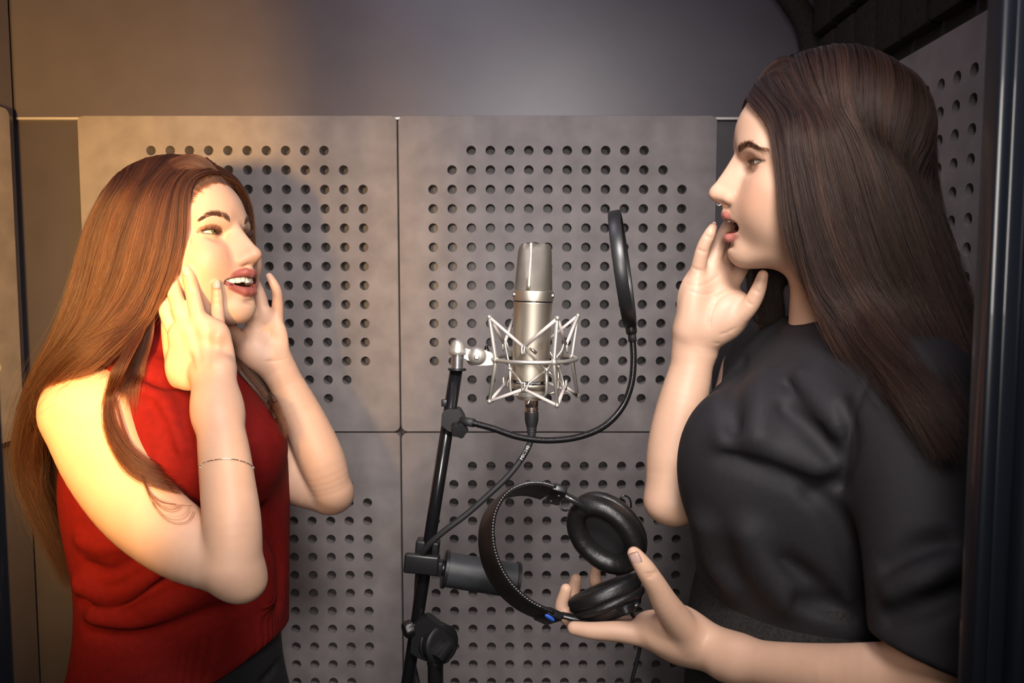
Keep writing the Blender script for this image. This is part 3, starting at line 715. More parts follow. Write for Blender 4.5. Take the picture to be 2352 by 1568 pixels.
# red sleeveless turtleneck
fS = Field(); add_loft(fS, Loft(TL, YAWL, 0), .0)
fS.chain([A(258, 893, .962), A(330, 868, 1.0), A(440, 862, 1.09), A(555, 882, 1.15)], [.048, .056, .056, .046], .04)
fS.rc(A(345, 925, .965), A(425, 1040, .935), .048, .05, .03)
cA, cB = HL.w((-20, 0, -92)), A(372, 868, 1.05)
ax = (cB-cA)/np.linalg.norm(cB-cA)
fS.chain([cA, cA+ax*.03, cA+ax*.06, cB+ax*.02], [.058, .0625, .061, .066], .022)
fS.rc(cA+ax*.052, cA+ax*.056, .064, .064, .006)
bust = [A(590, 1010, .985), A(410, 1060, .95)]
fS.ell(A(570, 1025, 1.01), (.046, .048, .052), k=.06); fS.ell(bust[1], (.054, .05, .058), k=.05)
for pts, r, k, md in [
  ([(195, 1375), (240, 1395), (300, 1385), (350, 1350), (410, 1325), (470, 1300)], .007, .020, 's'),
  ([(185, 1345), (250, 1362), (310, 1340), (370, 1300)], .010, .022, 'u'),
  ([(205, 1300), (250, 1318), (300, 1300), (340, 1270)], .006, .016, 's'),
  ([(220, 1420), (300, 1425), (370, 1395), (440, 1365), (500, 1345)], .011, .026, 'u'),
  ([(200, 1445), (280, 1462), (380, 1450), (470, 1415), (560, 1380)], .005, .018, 's'),
  ([(190, 1240), (230, 1255), (270, 1250)], .007, .02, 'u'),
  ([(330, 890), (375, 930), (390, 985), (415, 1030)], .008, .018, 'u'),
  ([(345, 930), (365, 960), (380, 1000), (392, 1040)], .005, .014, 's'),
  ([(320, 860), (380, 880), (430, 885)], .006, .014, 's'),
  ([(480, 920), (520, 960), (560, 985)], .006, .02, 's'),
  ([(600, 1180), (630, 1230), (645, 1300), (640, 1380)], .006, .025, 's'),
  ([(560, 1250), (600, 1300), (615, 1370)], .009, .03, 'u')]:
    fold(fS, pts, r, k, md)
hemP = [A(664, 1452, 1.04), A(490, 1575, .95), A(150, 1690, 1.04)]
nh = np.cross(hemP[1]-hemP[0], hemP[2]-hemP[0]); nh = nh if nh[2] < 0 else -nh
fS.half(hemP[0], nh, (-1.2, .5, .6), (.2, 1.6, 1.2), .006)
sweater = field_obj('turtleneck', fS, .0028, 'red', PL, smooth=2)
bmf = bmesh.new(); bmf.from_mesh(sweater.data); bmesh.ops.holes_fill(bmf, edges=[e for e in bmf.edges if e.is_boundary], sides=12); bmf.to_mesh(sweater.data); bmf.free()
sweater.data.polygons.foreach_set('use_smooth', [True]*len(sweater.data.polygons)); sweater.data.materials.append(M['redrib'])
zr_ = zrow(1450, 1.0)
cc = np.empty(len(sweater.data.vertices)*3); sweater.data.vertices.foreach_get('co', cc); cc = cc.reshape(-1, 3)
nn = hemP[0]; dist = -((cc-hemP[0])@(nh/np.linalg.norm(nh)))
inrib = (dist < .062)
mi = np.array([1 if inrib[p.vertices[0]] else 0 for p in sweater.data.polygons], np.int32); sweater.data.polygons.foreach_set('material_index', mi)
# black trousers below the sweater
fP = Field(); TP_ = TL.copy(); TP_[:, 3:] -= .012; add_loft(fP, Loft(np.array([r for r in TP_ if r[0] < zrow(1380, 1.04)]), YAWL), 0)
fold(fP, [(600, 1568), (640, 1520), (668, 1470)], .004, .01, 's')
field_obj('trousers', fP, .004, 'denim', PL)
# black t-shirt
fT = Field(); add_loft(fT, Loft(TR, YAWR, 0), 0)
fT.ell(A(1690, 1060, .80), (.056, .055, .075), k=.07); fT.ell(A(1705, 1055, .93), (.056, .055, .072), k=.07)
fT.chain([A(2085, 915, .718), A(1975, 845, .79), A(1880, 815, .88), A(1760, 850, .99)], [.056, .052, .050, .055], .035)
fT.chain([A(2090, 930, .715), A(2122, 1150, .67), A(2143, 1350, .633), A(2160, 1600, .60)], [.062, .0575, .0535, .052], .03)
ncA = A(1880, 741, .85)
def ring_pts(c, rx, ry, tilt, n=28):
    return [np.array(c)+np.array((rx*math.cos(t), ry*math.sin(t), -tilt*math.cos(t)*-1)) for t in np.linspace(0, 2*PI, n+1)]
rp = ring_pts(HR.w((-14, 0, -45))*.0+A(1927, 746, .851), .0545, .0565, .010)
fT.chain(rp, [.0055]*len(rp), .006)
for pts, r, k, md in [
  ([(1665, 1037), (1720, 1045), (1790, 1068), (1860, 1100), (1915, 1112)], .008, .020, 's'),
  ([(1670, 1012), (1740, 1018), (1800, 1040), (1870, 1070)], .010, .026, 'u'),
  ([(1800, 935), (1850, 968), (1890, 1010), (1915, 1040)], .006, .016, 's'),
  ([(1815, 880), (1860, 930), (1895, 970)], .005, .016, 's'), ([(1840, 865), (1885, 930), (1920, 970)], .008, .02, 'u'),
  ([(1870, 1135), (1905, 1165), (1935, 1220), (1960, 1280), (1985, 1380)], .006, .018, 's'),
  ([(1770, 1270), (1820, 1310), (1870, 1350), (1905, 1375)], .007, .022, 's'),
  ([(1720, 1230), (1760, 1310), (1800, 1370)], .011, .03, 'u'),
  ([(1840, 1385), (1900, 1390), (1960, 1420)], .006, .016, 's'),
  ([(1620, 1210), (1640, 1280), (1680, 1340)], .008, .03, 'u'),
  ([(2040, 1300), (2100, 1265), (2160, 1250)], .006, .018, 's'), ([(2050, 1360), (2120, 1330), (2190, 1300)], .007, .02, 'u'), ([(2040, 1420), (2110, 1400), (2200, 1360)], .005, .016, 's'),
  ([(1940, 930), (1955, 1000), (1945, 1070), (1930, 1110)], .004, .012, 's'),
  ([(2015, 845), (1975, 915), (1955, 985), (1943, 1060), (1936, 1120)], .0016, .005, 's'),
  ([(1700, 830), (1680, 900), (1690, 980)], .006, .02, 's'), ([(1760, 860), (1745, 930), (1740, 1000)], .006, .025, 'u')]:
    fold(fT, pts, r, k, md)
pA, pB, pC = A(1640, 1420, .86), A(1900, 1468, .72), A(2040, 1510, .72)
n_ = np.array((-.02, -.16, -1.0))
scap = (A(2090, 930, .715), A(2170, 1700, .59), .075)
fT.half(pA, n_, (-.1, .3, .7), (.8, 1.4, 1.5), .006, scap, False)
sA, sB, sC = A(2030, 1480, .60), A(2120, 1532, .565), A(2235, 1545, .60)
n_ = np.cross(sB-sA, sC-sA); n_ = n_ if n_[2] < 0 else -n_
fT.half(sA, n_, (-.1, .3, .7), (.8, 1.4, 1.5), .004, scap, True)
field_obj('t_shirt', fT, .0028, 'tee', PR, smooth=2)
fK = Field(); add_loft(fK, Loft(SKR, YAWR, 0), 0)
field_obj('skirt', fK, .004, 'felt', PR)
# ------------------------------------------------------------------ hair
def hair_mat(name, col, rough=.42):
    m = bpy.data.materials.new(name); m.use_nodes = True; nt = m.node_tree; nt.nodes.clear()
    o = nt.nodes.new('ShaderNodeOutputMaterial'); h = nt.nodes.new('ShaderNodeBsdfHairPrincipled')
    h.parametrization = 'COLOR'; h.inputs['Color'].default_value = (*col, 1); h.inputs['Roughness'].default_value = rough
    h.inputs['IOR'].default_value = 1.42; h.inputs['Radial Roughness'].default_value = .5; h.inputs['Random Roughness'].default_value = .3
    inf = nt.nodes.new('ShaderNodeHairInfo'); mr = nt.nodes.new('ShaderNodeMapRange'); mr.inputs[3].default_value = .55; mr.inputs[4].default_value = 1.5
    mx = nt.nodes.new('ShaderNodeMix'); mx.data_type = 'RGBA'; mx.blend_type = 'MULTIPLY'; mx.inputs[0].default_value = 1; mx.inputs[6].default_value = (*col, 1)
    at_ = nt.nodes.new('ShaderNodeAttribute'); at_.attribute_name = 'shade'; ml = nt.nodes.new('ShaderNodeMath'); ml.operation = 'MULTIPLY'; nt.links.new(mr.outputs[0], ml.inputs[0]); nt.links.new(at_.outputs['Fac'], ml.inputs[1])
    nt.links.new(inf.outputs['Random'], mr.inputs[0]); nt.links.new(ml.outputs[0], mx.inputs[7]); nt.links.new(mx.outputs[2], h.inputs['Color'])
    nt.links.new(h.outputs[0], o.inputs['Surface']); return m
def resample(P, n):
    P = np.array(catmull(P, 6)); s = np.r_[0, np.cumsum(np.linalg.norm(np.diff(P, axis=0), axis=1))]; t = np.linspace(0, s[-1], n)
    return np.stack([np.interp(t, s, P[:, i]) for i in range(P.shape[1])], 1)
SHADE = []
def curves_obj(name, strands, rad, m, parent, taper=.35):
    hc = bpy.data.hair_curves.new(name); n = strands.shape[1]; hc.add_curves([n]*len(strands))
    hc.position_data.foreach_set('vector', strands.astype(np.float32).ravel())
    r = hc.attributes.new('radius', 'FLOAT', 'POINT'); pr = rad*(1-(1-taper)*np.linspace(0, 1, n)**3)
    r.data.foreach_set('value', np.tile(pr, len(strands)).astype(np.float32))
    sh = hc.attributes.new('shade', 'FLOAT', 'CURVE'); v = np.concatenate(SHADE) if SHADE else np.ones(len(strands)); SHADE.clear()
    sh.data.foreach_set('value', (v if len(v) == len(strands) else np.ones(len(strands))).astype(np.float32))
    hc.materials.append(m); o = bpy.data.objects.new(name, hc); COL.objects.link(o); o.parent = parent; return o
class Sheet:
    """guides = list of polylines (root first); thick = half depth of the layer along its length"""
    def __init__(s, guides, thick, n=30, H=None):
        G = []
        for g in guides:
            g = resample(g, 90)
            if H is not None:                    # keep the lock outside the skull
                for _ in range(2):
                    q = H.l(g)
                    for c, r in (((2, 0, 24), (99, 78.5, 90)), ((50, 0, 30), (53, 58, 48))):
                        c, r = np.array(c, float), np.array(r, float); w = (q-c)/r; d = np.linalg.norm(w, axis=1, keepdims=True)
                        q = np.where(d < 1, c+w/np.maximum(d, .05)*r, q)
                    for _ in range(3): q[1:-1] = .25*q[:-2]+.5*q[1:-1]+.25*q[2:]
                    g = H.w(q)
            G.append(resample(g[::3], n))
        s.g = np.array(G); s.n = n; s.th = np.interp(np.linspace(0, 1, n), np.linspace(0, 1, len(thick)), thick)
    def at(s, u):
        G = len(s.g)-1; x = np.clip(u, 0, 1)*G; i = np.minimum(x.astype(int), G-1); f = (x-i)[:, None, None]
        g = lambda k: s.g[np.clip(k, 0, G)]
        a, b, c, d = g(i-1), g(i), g(i+1), g(i+2)
        return .5*((2*b)+(c-a)*f+(2*a-5*b+4*c-d)*f*f+(3*b-a-3*c+d)*f**3)
    def strands(s, N, clumps=40, clump=.55, wave=.003, wander=.004, side=None, umin=0, umax=1, frizz=.0, lmin=.72):
        u = rng.uniform(umin, umax, N); cu = rng.uniform(umin, umax, clumps); cb = rng.uniform(-1, 1, clumps)
        k = np.abs(u[:, None]-cu[None]).argmin(1); b = rng.uniform(-1, 1, N)
        t = np.linspace(0, 1, s.n)[None, :]; w = clump*t**1.2
        P = s.at(u); Pc = s.at(cu[k]); w3 = w[..., None]
        base = P*(1-w3)+Pc*w3
        T = np.gradient(base, axis=1); T /= np.linalg.norm(T, axis=2, keepdims=True)+1e-9
        du = s.at(np.minimum(u+.03, 1))-s.at(np.maximum(u-.03, 0)); Nn = np.cross(T, du); Nn /= np.linalg.norm(Nn, axis=2, keepdims=True)+1e-9
        S = np.cross(Nn, T)
        bb = b[:, None]*(1-.6*w)+cb[k][:, None]*.6*w
        base = base+Nn*(bb*s.th[None, :])[..., None]
        ph, fr = rng.uniform(0, 6.28, clumps)[k][:, None]+rng.normal(0, .5, N)[:, None], rng.uniform(4, 9, clumps)[k][:, None]
        base = base+S*(wave*t*np.sin(fr*t+ph))[..., None]+Nn*(wave*.6*t*np.cos(fr*1.2*t+ph))[..., None]
        sd = rng.normal(0, 1, (N, 2)); base = base+S*(wander*sd[:, :1]*t**1.5)[..., None]+Nn*(wander*.6*sd[:, 1:]*t**1.5)[..., None]
        if frizz:
            q = rng.normal(0, 1, (N, s.n, 3)).cumsum(1)*frizz; base = base+q*t[..., None]
        SHADE.append(np.exp(rng.normal(0, .34, clumps))[k])
        ln = rng.uniform(lmin, 1.0, N)                       # uneven ends
        idx = ln[:, None]*np.arange(s.n)[None]; i0 = np.minimum(idx.astype(int), s.n-2); f = (idx-i0)[..., None]
        rows = np.arange(N)[:, None]
        return base[rows, i0]*(1-f)+base[rows, i0+1]*f
    def under(s, f, k=.004, shrink=.75, nu=14, umin=0, umax=1, tend=.9, rmin=.004):
        for g in s.at(np.linspace(umin, umax, nu)):
            m = max(int(s.n*tend), 4); idx = np.linspace(0, m-1, 14).astype(int)
            f.chain(g[idx], np.maximum(s.th[idx]*shrink, rmin), k, dens=1)
def px_guide(H, root, pts, f=None):
    P = [H.w(root)] if root is not None else []
    auto = [np.array(p, float) for p in pts if len(p) == 2]
    if len(auto) > 2: pts = [p for p in pts if len(p) > 2]+[tuple(q) for q in catmull(auto, 4)]
    for p in pts:
        if len(p) == 2:
            y = probe(f, p[0], p[1], .5, 1.3); p = (p[0], p[1], (y if y else 1.0)-.005)
        P.append(A(*p))
    return P
HAIR_L = hair_mat('chestnut_brown_hair', (.042, .0155, .0062)); HAIR_R = hair_mat('dark_brown_hair', (.019, .0085, .0052))
M['underL'] = mat('chestnut_hair_underlayer', (.045, .017, .007), .6, noise=.3, nscale=80); M['underR'] = mat('dark_hair_underlayer', (.012, .007, .005), .6, noise=.3, nscale=80)
# ---- left woman
shL = Sheet([px_guide(HL, r, p) for r, p in [
  ((80, 14, 77), [(440, 430, .985), (424, 490, .966), (414, 555, .958), (396, 610, .953), (366, 662, .948), (322, 728, .945), (262, 790, .925), (190, 842, .895), (128, 905, .90), (95, 970, .94)]),
  ((66, 18, 95), [(408, 425, .965), (388, 520, .945), (372, 600, .94), (340, 675, .935), (288, 748, .92), (212, 815, .895), (140, 885, .90), (98, 965, .93), (82, 1050, .95)]),
  ((38, 22, 107), [(372, 420, .955), (338, 520, .935), (316, 610, .93), (284, 695, .925), (232, 770, .91), (160, 845, .905), (108, 925, .92), (78, 1010, .94), (72, 1090, .95), (100, 1180, .96)]),
  ((5, 22, 112), [(332, 425, .958), (288, 520, .94), (262, 620, .935), (230, 715, .93), (180, 795, .92), (122, 872, .92), (82, 950, .94), (62, 1040, .95), (82, 1140, .96), (130, 1250, .97)]),
  ((-35, 20, 104), [(290, 425, .97), (243, 510, .955), (216, 620, .95), (190, 720, .945), (150, 810, .94), (102, 890, .95), (68, 980, .96), (60, 1080, .97), (98, 1200, .98), (152, 1330, .99)]),
  ((-66, 15, 86), [(255, 440, 1.0), (210, 520, .99), (186, 620, .98), (160, 720, .97), (122, 810, .97), (84, 890, .97), (60, 1000, .98), (58, 1090, .99), (112, 1240, 1.0), (172, 1370, 1.01)]),
  ((-84, 5, 62), [(240, 470, 1.05), (200, 540, 1.04), (182, 640, 1.03), (164, 760, 1.02), (132, 880, 1.02), (112, 1000, 1.02), (116, 1120, 1.02), (142, 1240, 1.03), (174, 1385, 1.03)])]], [.003, .007, .010, .012, .013, .013, .012, .008], H=HL)
inL = Sheet([px_guide(HL, None, p) for p in [
  [(345, 560, .985), (345, 650, .985), (335, 730, .985), (310, 800, .975), (285, 850, .93), (262, 905, .885), (258, 960, .855)],
  [(310, 560, .985), (300, 660, .985), (285, 750, .98), (250, 830, .96), (200, 880, .95), (160, 940, .97), (150, 1040, 1.0)],
  [(270, 560, 1.0), (255, 660, 1.0), (235, 760, 1.0), (195, 850, 1.0), (160, 950, 1.0), (150, 1080, 1.01), (165, 1220, 1.01), (180, 1340, 1.01)],
  [(235, 560, 1.03), (215, 680, 1.03), (190, 800, 1.02), (150, 930, 1.02), (125, 1070, 1.02), (130, 1210, 1.02), (165, 1350, 1.02)]]], [.012, .016, .016, .014, .010], H=HL)
frL = Sheet([px_guide(HL, None, p, fL) for p in [
  [(342, 690, .955), (322, 770, .925), (285, 842, .888), (254, 905), (262, 960), (290, 1010), (345, 1060), (455, 1112)],
  [(338, 690, .953), (314, 772, .920), (274, 846, .882), (248, 910), (250, 965), (275, 1020), (330, 1075), (452, 1122)],
  [(334, 690, .950), (305, 775, .915), (262, 850, .876), (242, 910), (242, 970), (262, 1030), (315, 1095), (445, 1140)]]], [.006, .006, .004, .0025, .002, .0015, .001])
frL2 = Sheet([px_guide(HL, None, p, fS) for p in [
  [(362, 650, .972), (352, 720, .962), (342, 780, .955), (330, 835), (318, 880), (308, 925), (304, 965)],
  [(345, 650, .968), (335, 720, .955), (322, 780, .945), (306, 835), (292, 880), (286, 920), (290, 960)],
  [(330, 650, .962), (316, 720, .945), (296, 780, .930), (282, 830, .915), (275, 862, .905), (272, 885, .895)]]], [.008, .007, .006, .004, .002])
loL = Sheet([px_guide(HL, None, p, fL) for p in [
  [(262, 905), (285, 985), (315, 1050), (335, 1110), (355, 1170), (395, 1210), (435, 1216), (456, 1195), (460, 1150)],
  [(262, 905), (282, 985), (310, 1050), (325, 1100), (345, 1140), (390, 1156), (456, 1160)]]], [.002, .001, .001])
farL_h = Sheet([px_guide(HL, None, p, fS) for p in [
  [(560, 806, 1.09), (585, 850), (622, 905), (650, 965), (662, 1015)], [(545, 812, 1.085), (568, 852), (604, 900), (640, 960), (660, 1015)], [(530, 820, 1.08), (552, 855), (590, 900), (632, 960), (658, 1018)]]], [.008, .007, .005, .004])
rimL = Sheet([[HL.w(q) for q in g] for g in [
  [(82, 2, 76), (88, 30, 66), (86, 50, 42), (78, 62, 16), (66, 72, -20), (50, 78, -70), (40, 80, -110)],
  [(68, 2, 96), (74, 38, 82), (70, 62, 52), (60, 74, 10), (48, 80, -40), (36, 82, -100)],
  [(38, 2, 111), (40, 50, 94), (38, 76, 52), (30, 82, 0), (20, 84, -60), (15, 84, -110)],
  [(0, 2, 115), (0, 56, 94), (-2, 80, 50), (-5, 84, -10), (-10, 84, -80)],
  [(-40, 2, 106), (-42, 52, 84), (-45, 74, 40), (-48, 78, -20), (-48, 76, -90)],
  [(-78, 2, 72), (-84, 30, 55), (-88, 40, 20), (-88, 45, -30), (-80, 45, -100)]]], [.003, .006, .008, .008, .008], H=HL)
HLINE = [[(84, -3, 73), (73, -1, 95), (56, 8, 109), (40, 40, 97), (30, 66, 62), (26, 80, 20), (20, 84, -30), (10, 86, -80)],
  [(82.5, 16, 70.5), (73, 22, 88), (56, 40, 92), (44, 64, 66), (36, 80, 25), (28, 86, -30), (16, 88, -80)],
  [(78, 34, 63), (67, 44, 76), (52, 62, 62), (44, 76, 25), (36, 84, -25), (26, 88, -70)],
  [(71, 48, 48), (62, 58, 52), (50, 74, 26), (42, 82, -20), (30, 88, -70)], [(64, 58, 28), (55, 69, 22), (46, 80, -15), (36, 86, -60), (22, 90, -100)], [(58, 63, 6), (50, 73, 0), (42, 82, -30), (32, 87, -70), (18, 90, -110)]]
def hairline(H, side): return Sheet([[H.w((q[0], q[1]*side, q[2])) for q in g] for g in HLINE], [.0004, .003, .005, .006, .006], H=H)
hlL = hairline(HL, -1); hlL2 = hairline(HL, 1); hlR = hairline(HR, 1); hlR2 = hairline(HR, -1)
def root_jitter(S, amt=.004):
    j = rng.normal(0, amt, (len(S), 1, 3)); w = np.linspace(1, 0, S.shape[1])[None, :, None]**4; T = S[:, :1]-S[:, 2:3]; T /= np.linalg.norm(T, axis=2, keepdims=True)
    return S+T*np.abs(j[..., :1])*w*.9
uL = Field(); shL.under(uL, .004, .5, 18); inL.under(uL, .006, .6, 9, tend=.6); rimL.under(uL, .004, .3, 12, rmin=.002); farL_h.under(uL, .006, .7, 4, tend=.8)
hL = field_obj('hair', uL, .0045, 'underL', PL, smooth=2)
st = np.concatenate([shL.strands(17000, 80, .52, .005, .005), shL.strands(700, 200, .1, .012, .018, frizz=.0008), inL.strands(3500, 24, .5, .005, .005), frL.strands(520, 18, .45, .003, .005, lmin=.9), frL2.strands(1100, 18, .4, .003, .004, lmin=.6), loL.strands(26, 6, .3, .001, .002), farL_h.strands(900, 12, .5, .003, .003), rimL.strands(3200, 40, .4, .003, .003), root_jitter(hlL.strands(3600, 60, .3, .002, .002)), root_jitter(hlL2.strands(2600, 60, .3, .002, .002))])
tag(curves_obj('hair_strands', st, 0.00013, HAIR_L, hL), kind='stuff')
# ---- right woman
shR = Sheet([px_guide(HR, r, p) for r, p in [
  ((80, -24, 76), [(1782, 285, .806), (1806, 365, .788), (1818, 450, .782), (1832, 540, .778), (1862, 620, .776), (1905, 690, .772), (1945, 775, .745), (2010, 852, .715), (2080, 908, .668), (2150, 995, .63), (2195, 1075, .615)]),
  ((68, -28, 92), [(1815, 285, .778), (1836, 400, .765), (1852, 500, .76), (1878, 600, .757), (1912, 690, .752), (1967, 780, .728), (2040, 870, .675), (2110, 942, .638), (2170, 1030, .62), (2210, 1100, .61)]),
  ((44, -30, 105), [(1852, 285, .768), (1876, 400, .755), (1897, 500, .75), (1932, 610, .746), (1982, 710, .736), (2042, 810, .690), (2110, 900, .643), (2170, 990, .62), (2215, 1080, .61)]),
  ((12, -30, 111), [(1907, 275, .772), (1942, 390, .755), (1972, 500, .75), (2012, 620, .745), (2062, 720, .733), (2122, 830, .690), (2180, 930, .645), (2225, 1020, .625)]),
  ((-20, -30, 109), [(1962, 265, .79), (2007, 380, .77), (2047, 500, .76), (2092, 620, .752), (2137, 730, .738), (2187, 850, .70), (2232, 960, .66)]),
  ((-50, -24, 98), [(2012, 265, .83), (2067, 380, .80), (2112, 500, .79), (2152, 620, .775), (2192, 740, .76), (2227, 860, .735), (2252, 980, .70)]),
  ((-78, -15, 78), [(2048, 300, .87), (2102, 395, .85), (2142, 500, .83), (2182, 620, .82), (2217, 740, .80), (2242, 880, .78), (2252, 1000, .76)])]], [.003, .008, .011, .013, .014, .014, .012, .008], H=HR)
bkR = Sheet([[HR.w((q[0], -q[1], q[2])) for q in g] for g in [
  [(82, 2, 76), (86, 30, 62), (80, 52, 36), (66, 66, 5), (50, 76, -40), (36, 80, -100), (25, 82, -150), (20, 84, -185)],
  [(66, 2, 98), (66, 44, 80), (58, 70, 40), (45, 80, -15), (30, 84, -80), (12, 84, -150)],
  [(30, 2, 114), (30, 56, 92), (24, 80, 40), (14, 86, -20), (5, 88, -90), (0, 88, -160)],
  [(-10, 2, 116), (-12, 56, 92), (-18, 80, 40), (-25, 86, -20), (-30, 86, -90), (-34, 84, -160)],
  [(-50, 2, 104), (-56, 46, 80), (-64, 66, 30), (-70, 72, -30), (-76, 72, -100), (-84, 70, -170)],
  [(-80, 0, 74), (-92, 20, 50), (-98, 30, 10), (-104, 36, -40), (-112, 36, -110), (-120, 34, -180)],
  [(-84, -8, 66), (-98, -6, 30), (-106, -4, -20), (-116, -4, -70), (-126, -4, -130), (-134, -4, -190)]]], [.003, .008, .010, .010, .010], H=HR)
faR = Sheet([[HR.w(q) for q in g] for g in [
  [(60, -68, 10), (66, -72, -45), (72, -72, -100), (72, -72, -150), (62, -74, -200), (52, -76, -240)],
  [(45, -74, 10), (52, -78, -45), (55, -78, -100), (54, -80, -150), (46, -82, -200), (38, -84, -250)],
  [(28, -78, 10), (34, -82, -45), (36, -82, -100), (34, -84, -150), (28, -86, -200), (22, -88, -250)]]], [.006, .008, .009, .008, .005])
inR = Sheet([px_guide(HR, None, p) for p in [
  [(1880, 480, .79), (1895, 600, .79), (1940, 690, .78), (1990, 780, .76), (2050, 860, .71)], [(1950, 480, .80), (1985, 620, .80), (2035, 740, .79), (2100, 860, .74)], [(2040, 480, .82), (2090, 640, .82), (2150, 800, .79), (2200, 940, .75)]]], [.012, .016, .016, .012], H=HR)
uR = Field(); shR.under(uR, .004, .38, 18); bkR.under(uR, .004, .35, 14, rmin=.002); inR.under(uR, .006, .7, 7); faR.under(uR, .006, .6, 6, tend=.85)
hR_ = field_obj('hair', uR, .0045, 'underR', PR, smooth=2)
st = np.concatenate([shR.strands(21000, 70, .55, .008, .006), shR.strands(600, 200, .1, .010, .015, frizz=.0006), bkR.strands(4500, 50, .4, .004, .004), root_jitter(hlR.strands(3600, 60, .3, .002, .002)), root_jitter(hlR2.strands(1800, 40, .3, .002, .002)), inR.strands(2000, 20, .5, .004, .004), faR.strands(1800, 20, .5, .004, .004)])
tag(curves_obj('hair_strands', st, 0.00013, HAIR_R, hR_), kind='stuff')
# ---- brows and lashes: short hairs standing on the skin
def brow(H, f, parent, m, pts, n, lift, name='eyebrow'):
    for sy in (1, -1):
        P = resample([np.array(p, float) for p in pts], 40); out = []
        T = rng.uniform(0, 1, n); p = P[(T*39).astype(int)].copy(); w = np.where(T > .1, 3.6*(1-T)**.5+1.8, 3.6)
        p[:, 2] += rng.uniform(-1, 1, n)*w*.62; p[:, 1] *= sy
        xs = p[:, :1]+np.linspace(12, -25, 75)[None]                     # drop on to the skin along x
        q = H.w(np.stack([xs, np.repeat(p[:, 1:2], 75, 1), np.repeat(p[:, 2:3], 75, 1)], 2)); d = np.ones((n, 75))
        for fn, l, h, k in f.ops: d = fn(q, d)
        for i in range(n):
            j = np.where(d[i] < 0)[0]
            if not len(j): continue
            t = T[i]; pi = p[i].copy(); pi[0] = xs[i, j[0]]
            i_ = min(int(t*39), 35); tn = (P[i_+4]-P[i_])*(1, sy, 1); tn /= np.linalg.norm(tn)
            dr_ = tn*(.35+.65*t)+np.array((.12, 0, .85-1.0*t+rng.normal(0, .12))); dr_ /= np.linalg.norm(dr_); L_ = rng.uniform(4.0, 6.5)
            out.append([H.w(pi+dr_*L_*s_+np.array((.5*math.sin(PI*s_)+.15, .35*sy*math.sin(PI*s_), 0))) for s_ in np.linspace(0, 1, 5)])
        curves_obj(name, np.array(out), .00013, m, parent)
BROW = hair_mat('dark_brow_hair', (.030, .016, .010), .4)
brow(HL, HDL, PL, BROW, [(95, 15, 14), (93, 26, 20), (87, 39, 22), (75, 51, 16)], 800, .8)
brow(HR, HDR, PR, BROW, [(92, 19, 12), (89, 30, 16), (81, 42, 17.5), (68, 54, 12.5)], 800, .8)
def lashes(H, o, parent):
    for sy in (1, -1):
        out = []; c = np.array((74.5, 31.5*sy, 0))
        for row, n, Ln in ((1, 70, 9.0), (-1, 40, 4.5)):
            for t in rng.uniform(-.85, .98, n):
                az = .18+1.18*t; w = 1-abs(t)**2.2; el = (o['lid'][0]*w+.04*t) if row == 1 else (-o['lid'][1]*w+.04*t)
                d = np.array((math.cos(el)*math.cos(az), math.cos(el)*math.sin(az)*sy, math.sin(el))); L_ = Ln*(.6+.5*(t+1)/2)*rng.uniform(.8, 1.1)
                tip = np.array((.75, .55*sy*(t+.3), 0))+d*.5; up_ = np.array((0, 0, .55*row))
                out.append([H.w(c+d*13.4+tip*L_*s_+up_*L_*s_*s_) for s_ in np.linspace(0, 1, 5)])
        curves_obj('eyelashes', np.array(out), .00014, BROW, parent, .15)
lashes(HL, OL, PL); lashes(HR, OR, PR)
# ------------------------------------------------------------------ microphone on its stand
YM = 1.0; SC = YM/F                          # metres per photo pixel at the microphone
def V3(p): return Vector([float(x) for x in p])
mic = thing('microphone', 'champagne coloured studio condenser microphone upright in the wire cradle', 'microphone')
mt, mb = V3(A(1229, 557, YM)), V3(A(1217, 905, YM)); maxis = (mt-mb).normalized(); mlen = (mt-mb).length
def mz(py): return (905-py)/348*mlen
mxx = (Vector((1, 0, 0))-maxis*maxis.x).normalized(); RM = Matrix((mxx, maxis.cross(mxx), maxis)).transposed()
def mesh_mat():
    m = mat('woven_metal_mesh', (.36, .32, .27), .38, metal=.9); nt = m.node_tree; L = nt.links.new
    uv = nt.nodes.new('ShaderNodeUVMap'); uv.uv_map = 'UVMap'; b = nt.nodes['Principled BSDF']; outs = []
    for rot in (45, -45):
        mp = nt.nodes.new('ShaderNodeMapping'); mp.inputs['Rotation'].default_value = (0, 0, D_(rot)); w = nt.nodes.new('ShaderNodeTexWave'); w.inputs['Scale'].default_value = 7.5; w.wave_profile = 'SIN'
        L(uv.outputs[0], mp.inputs[0]); L(mp.outputs[0], w.inputs['Vector']); outs.append(w.outputs['Fac'])
    mx = nt.nodes.new('ShaderNodeMath'); mx.operation = 'MAXIMUM'; L(outs[0], mx.inputs[0]); L(outs[1], mx.inputs[1])
    cr = nt.nodes.new('ShaderNodeValToRGB'); cr.color_ramp.elements[0].position = .55; cr.color_ramp.elements[0].color = (.05, .042, .035, 1); cr.color_ramp.elements[1].position = .85; cr.color_ramp.elements[1].color = (.50, .45, .38, 1)
    L(mx.outputs[0], cr.inputs[0]); L(cr.outputs[0], b.inputs['Base Color'])
    bp = nt.nodes.new('ShaderNodeBump'); bp.inputs['Strength'].default_value = .8; bp.inputs['Distance'].default_value = .0006; L(mx.outputs[0], bp.inputs['Height']); L(bp.outputs[0], b.inputs['Normal']); return m
M['mesh'] = mesh_mat()
bm = bmesh.new(); n = 56; uvl = bm.loops.layers.uv.new('UVMap'); rows = []
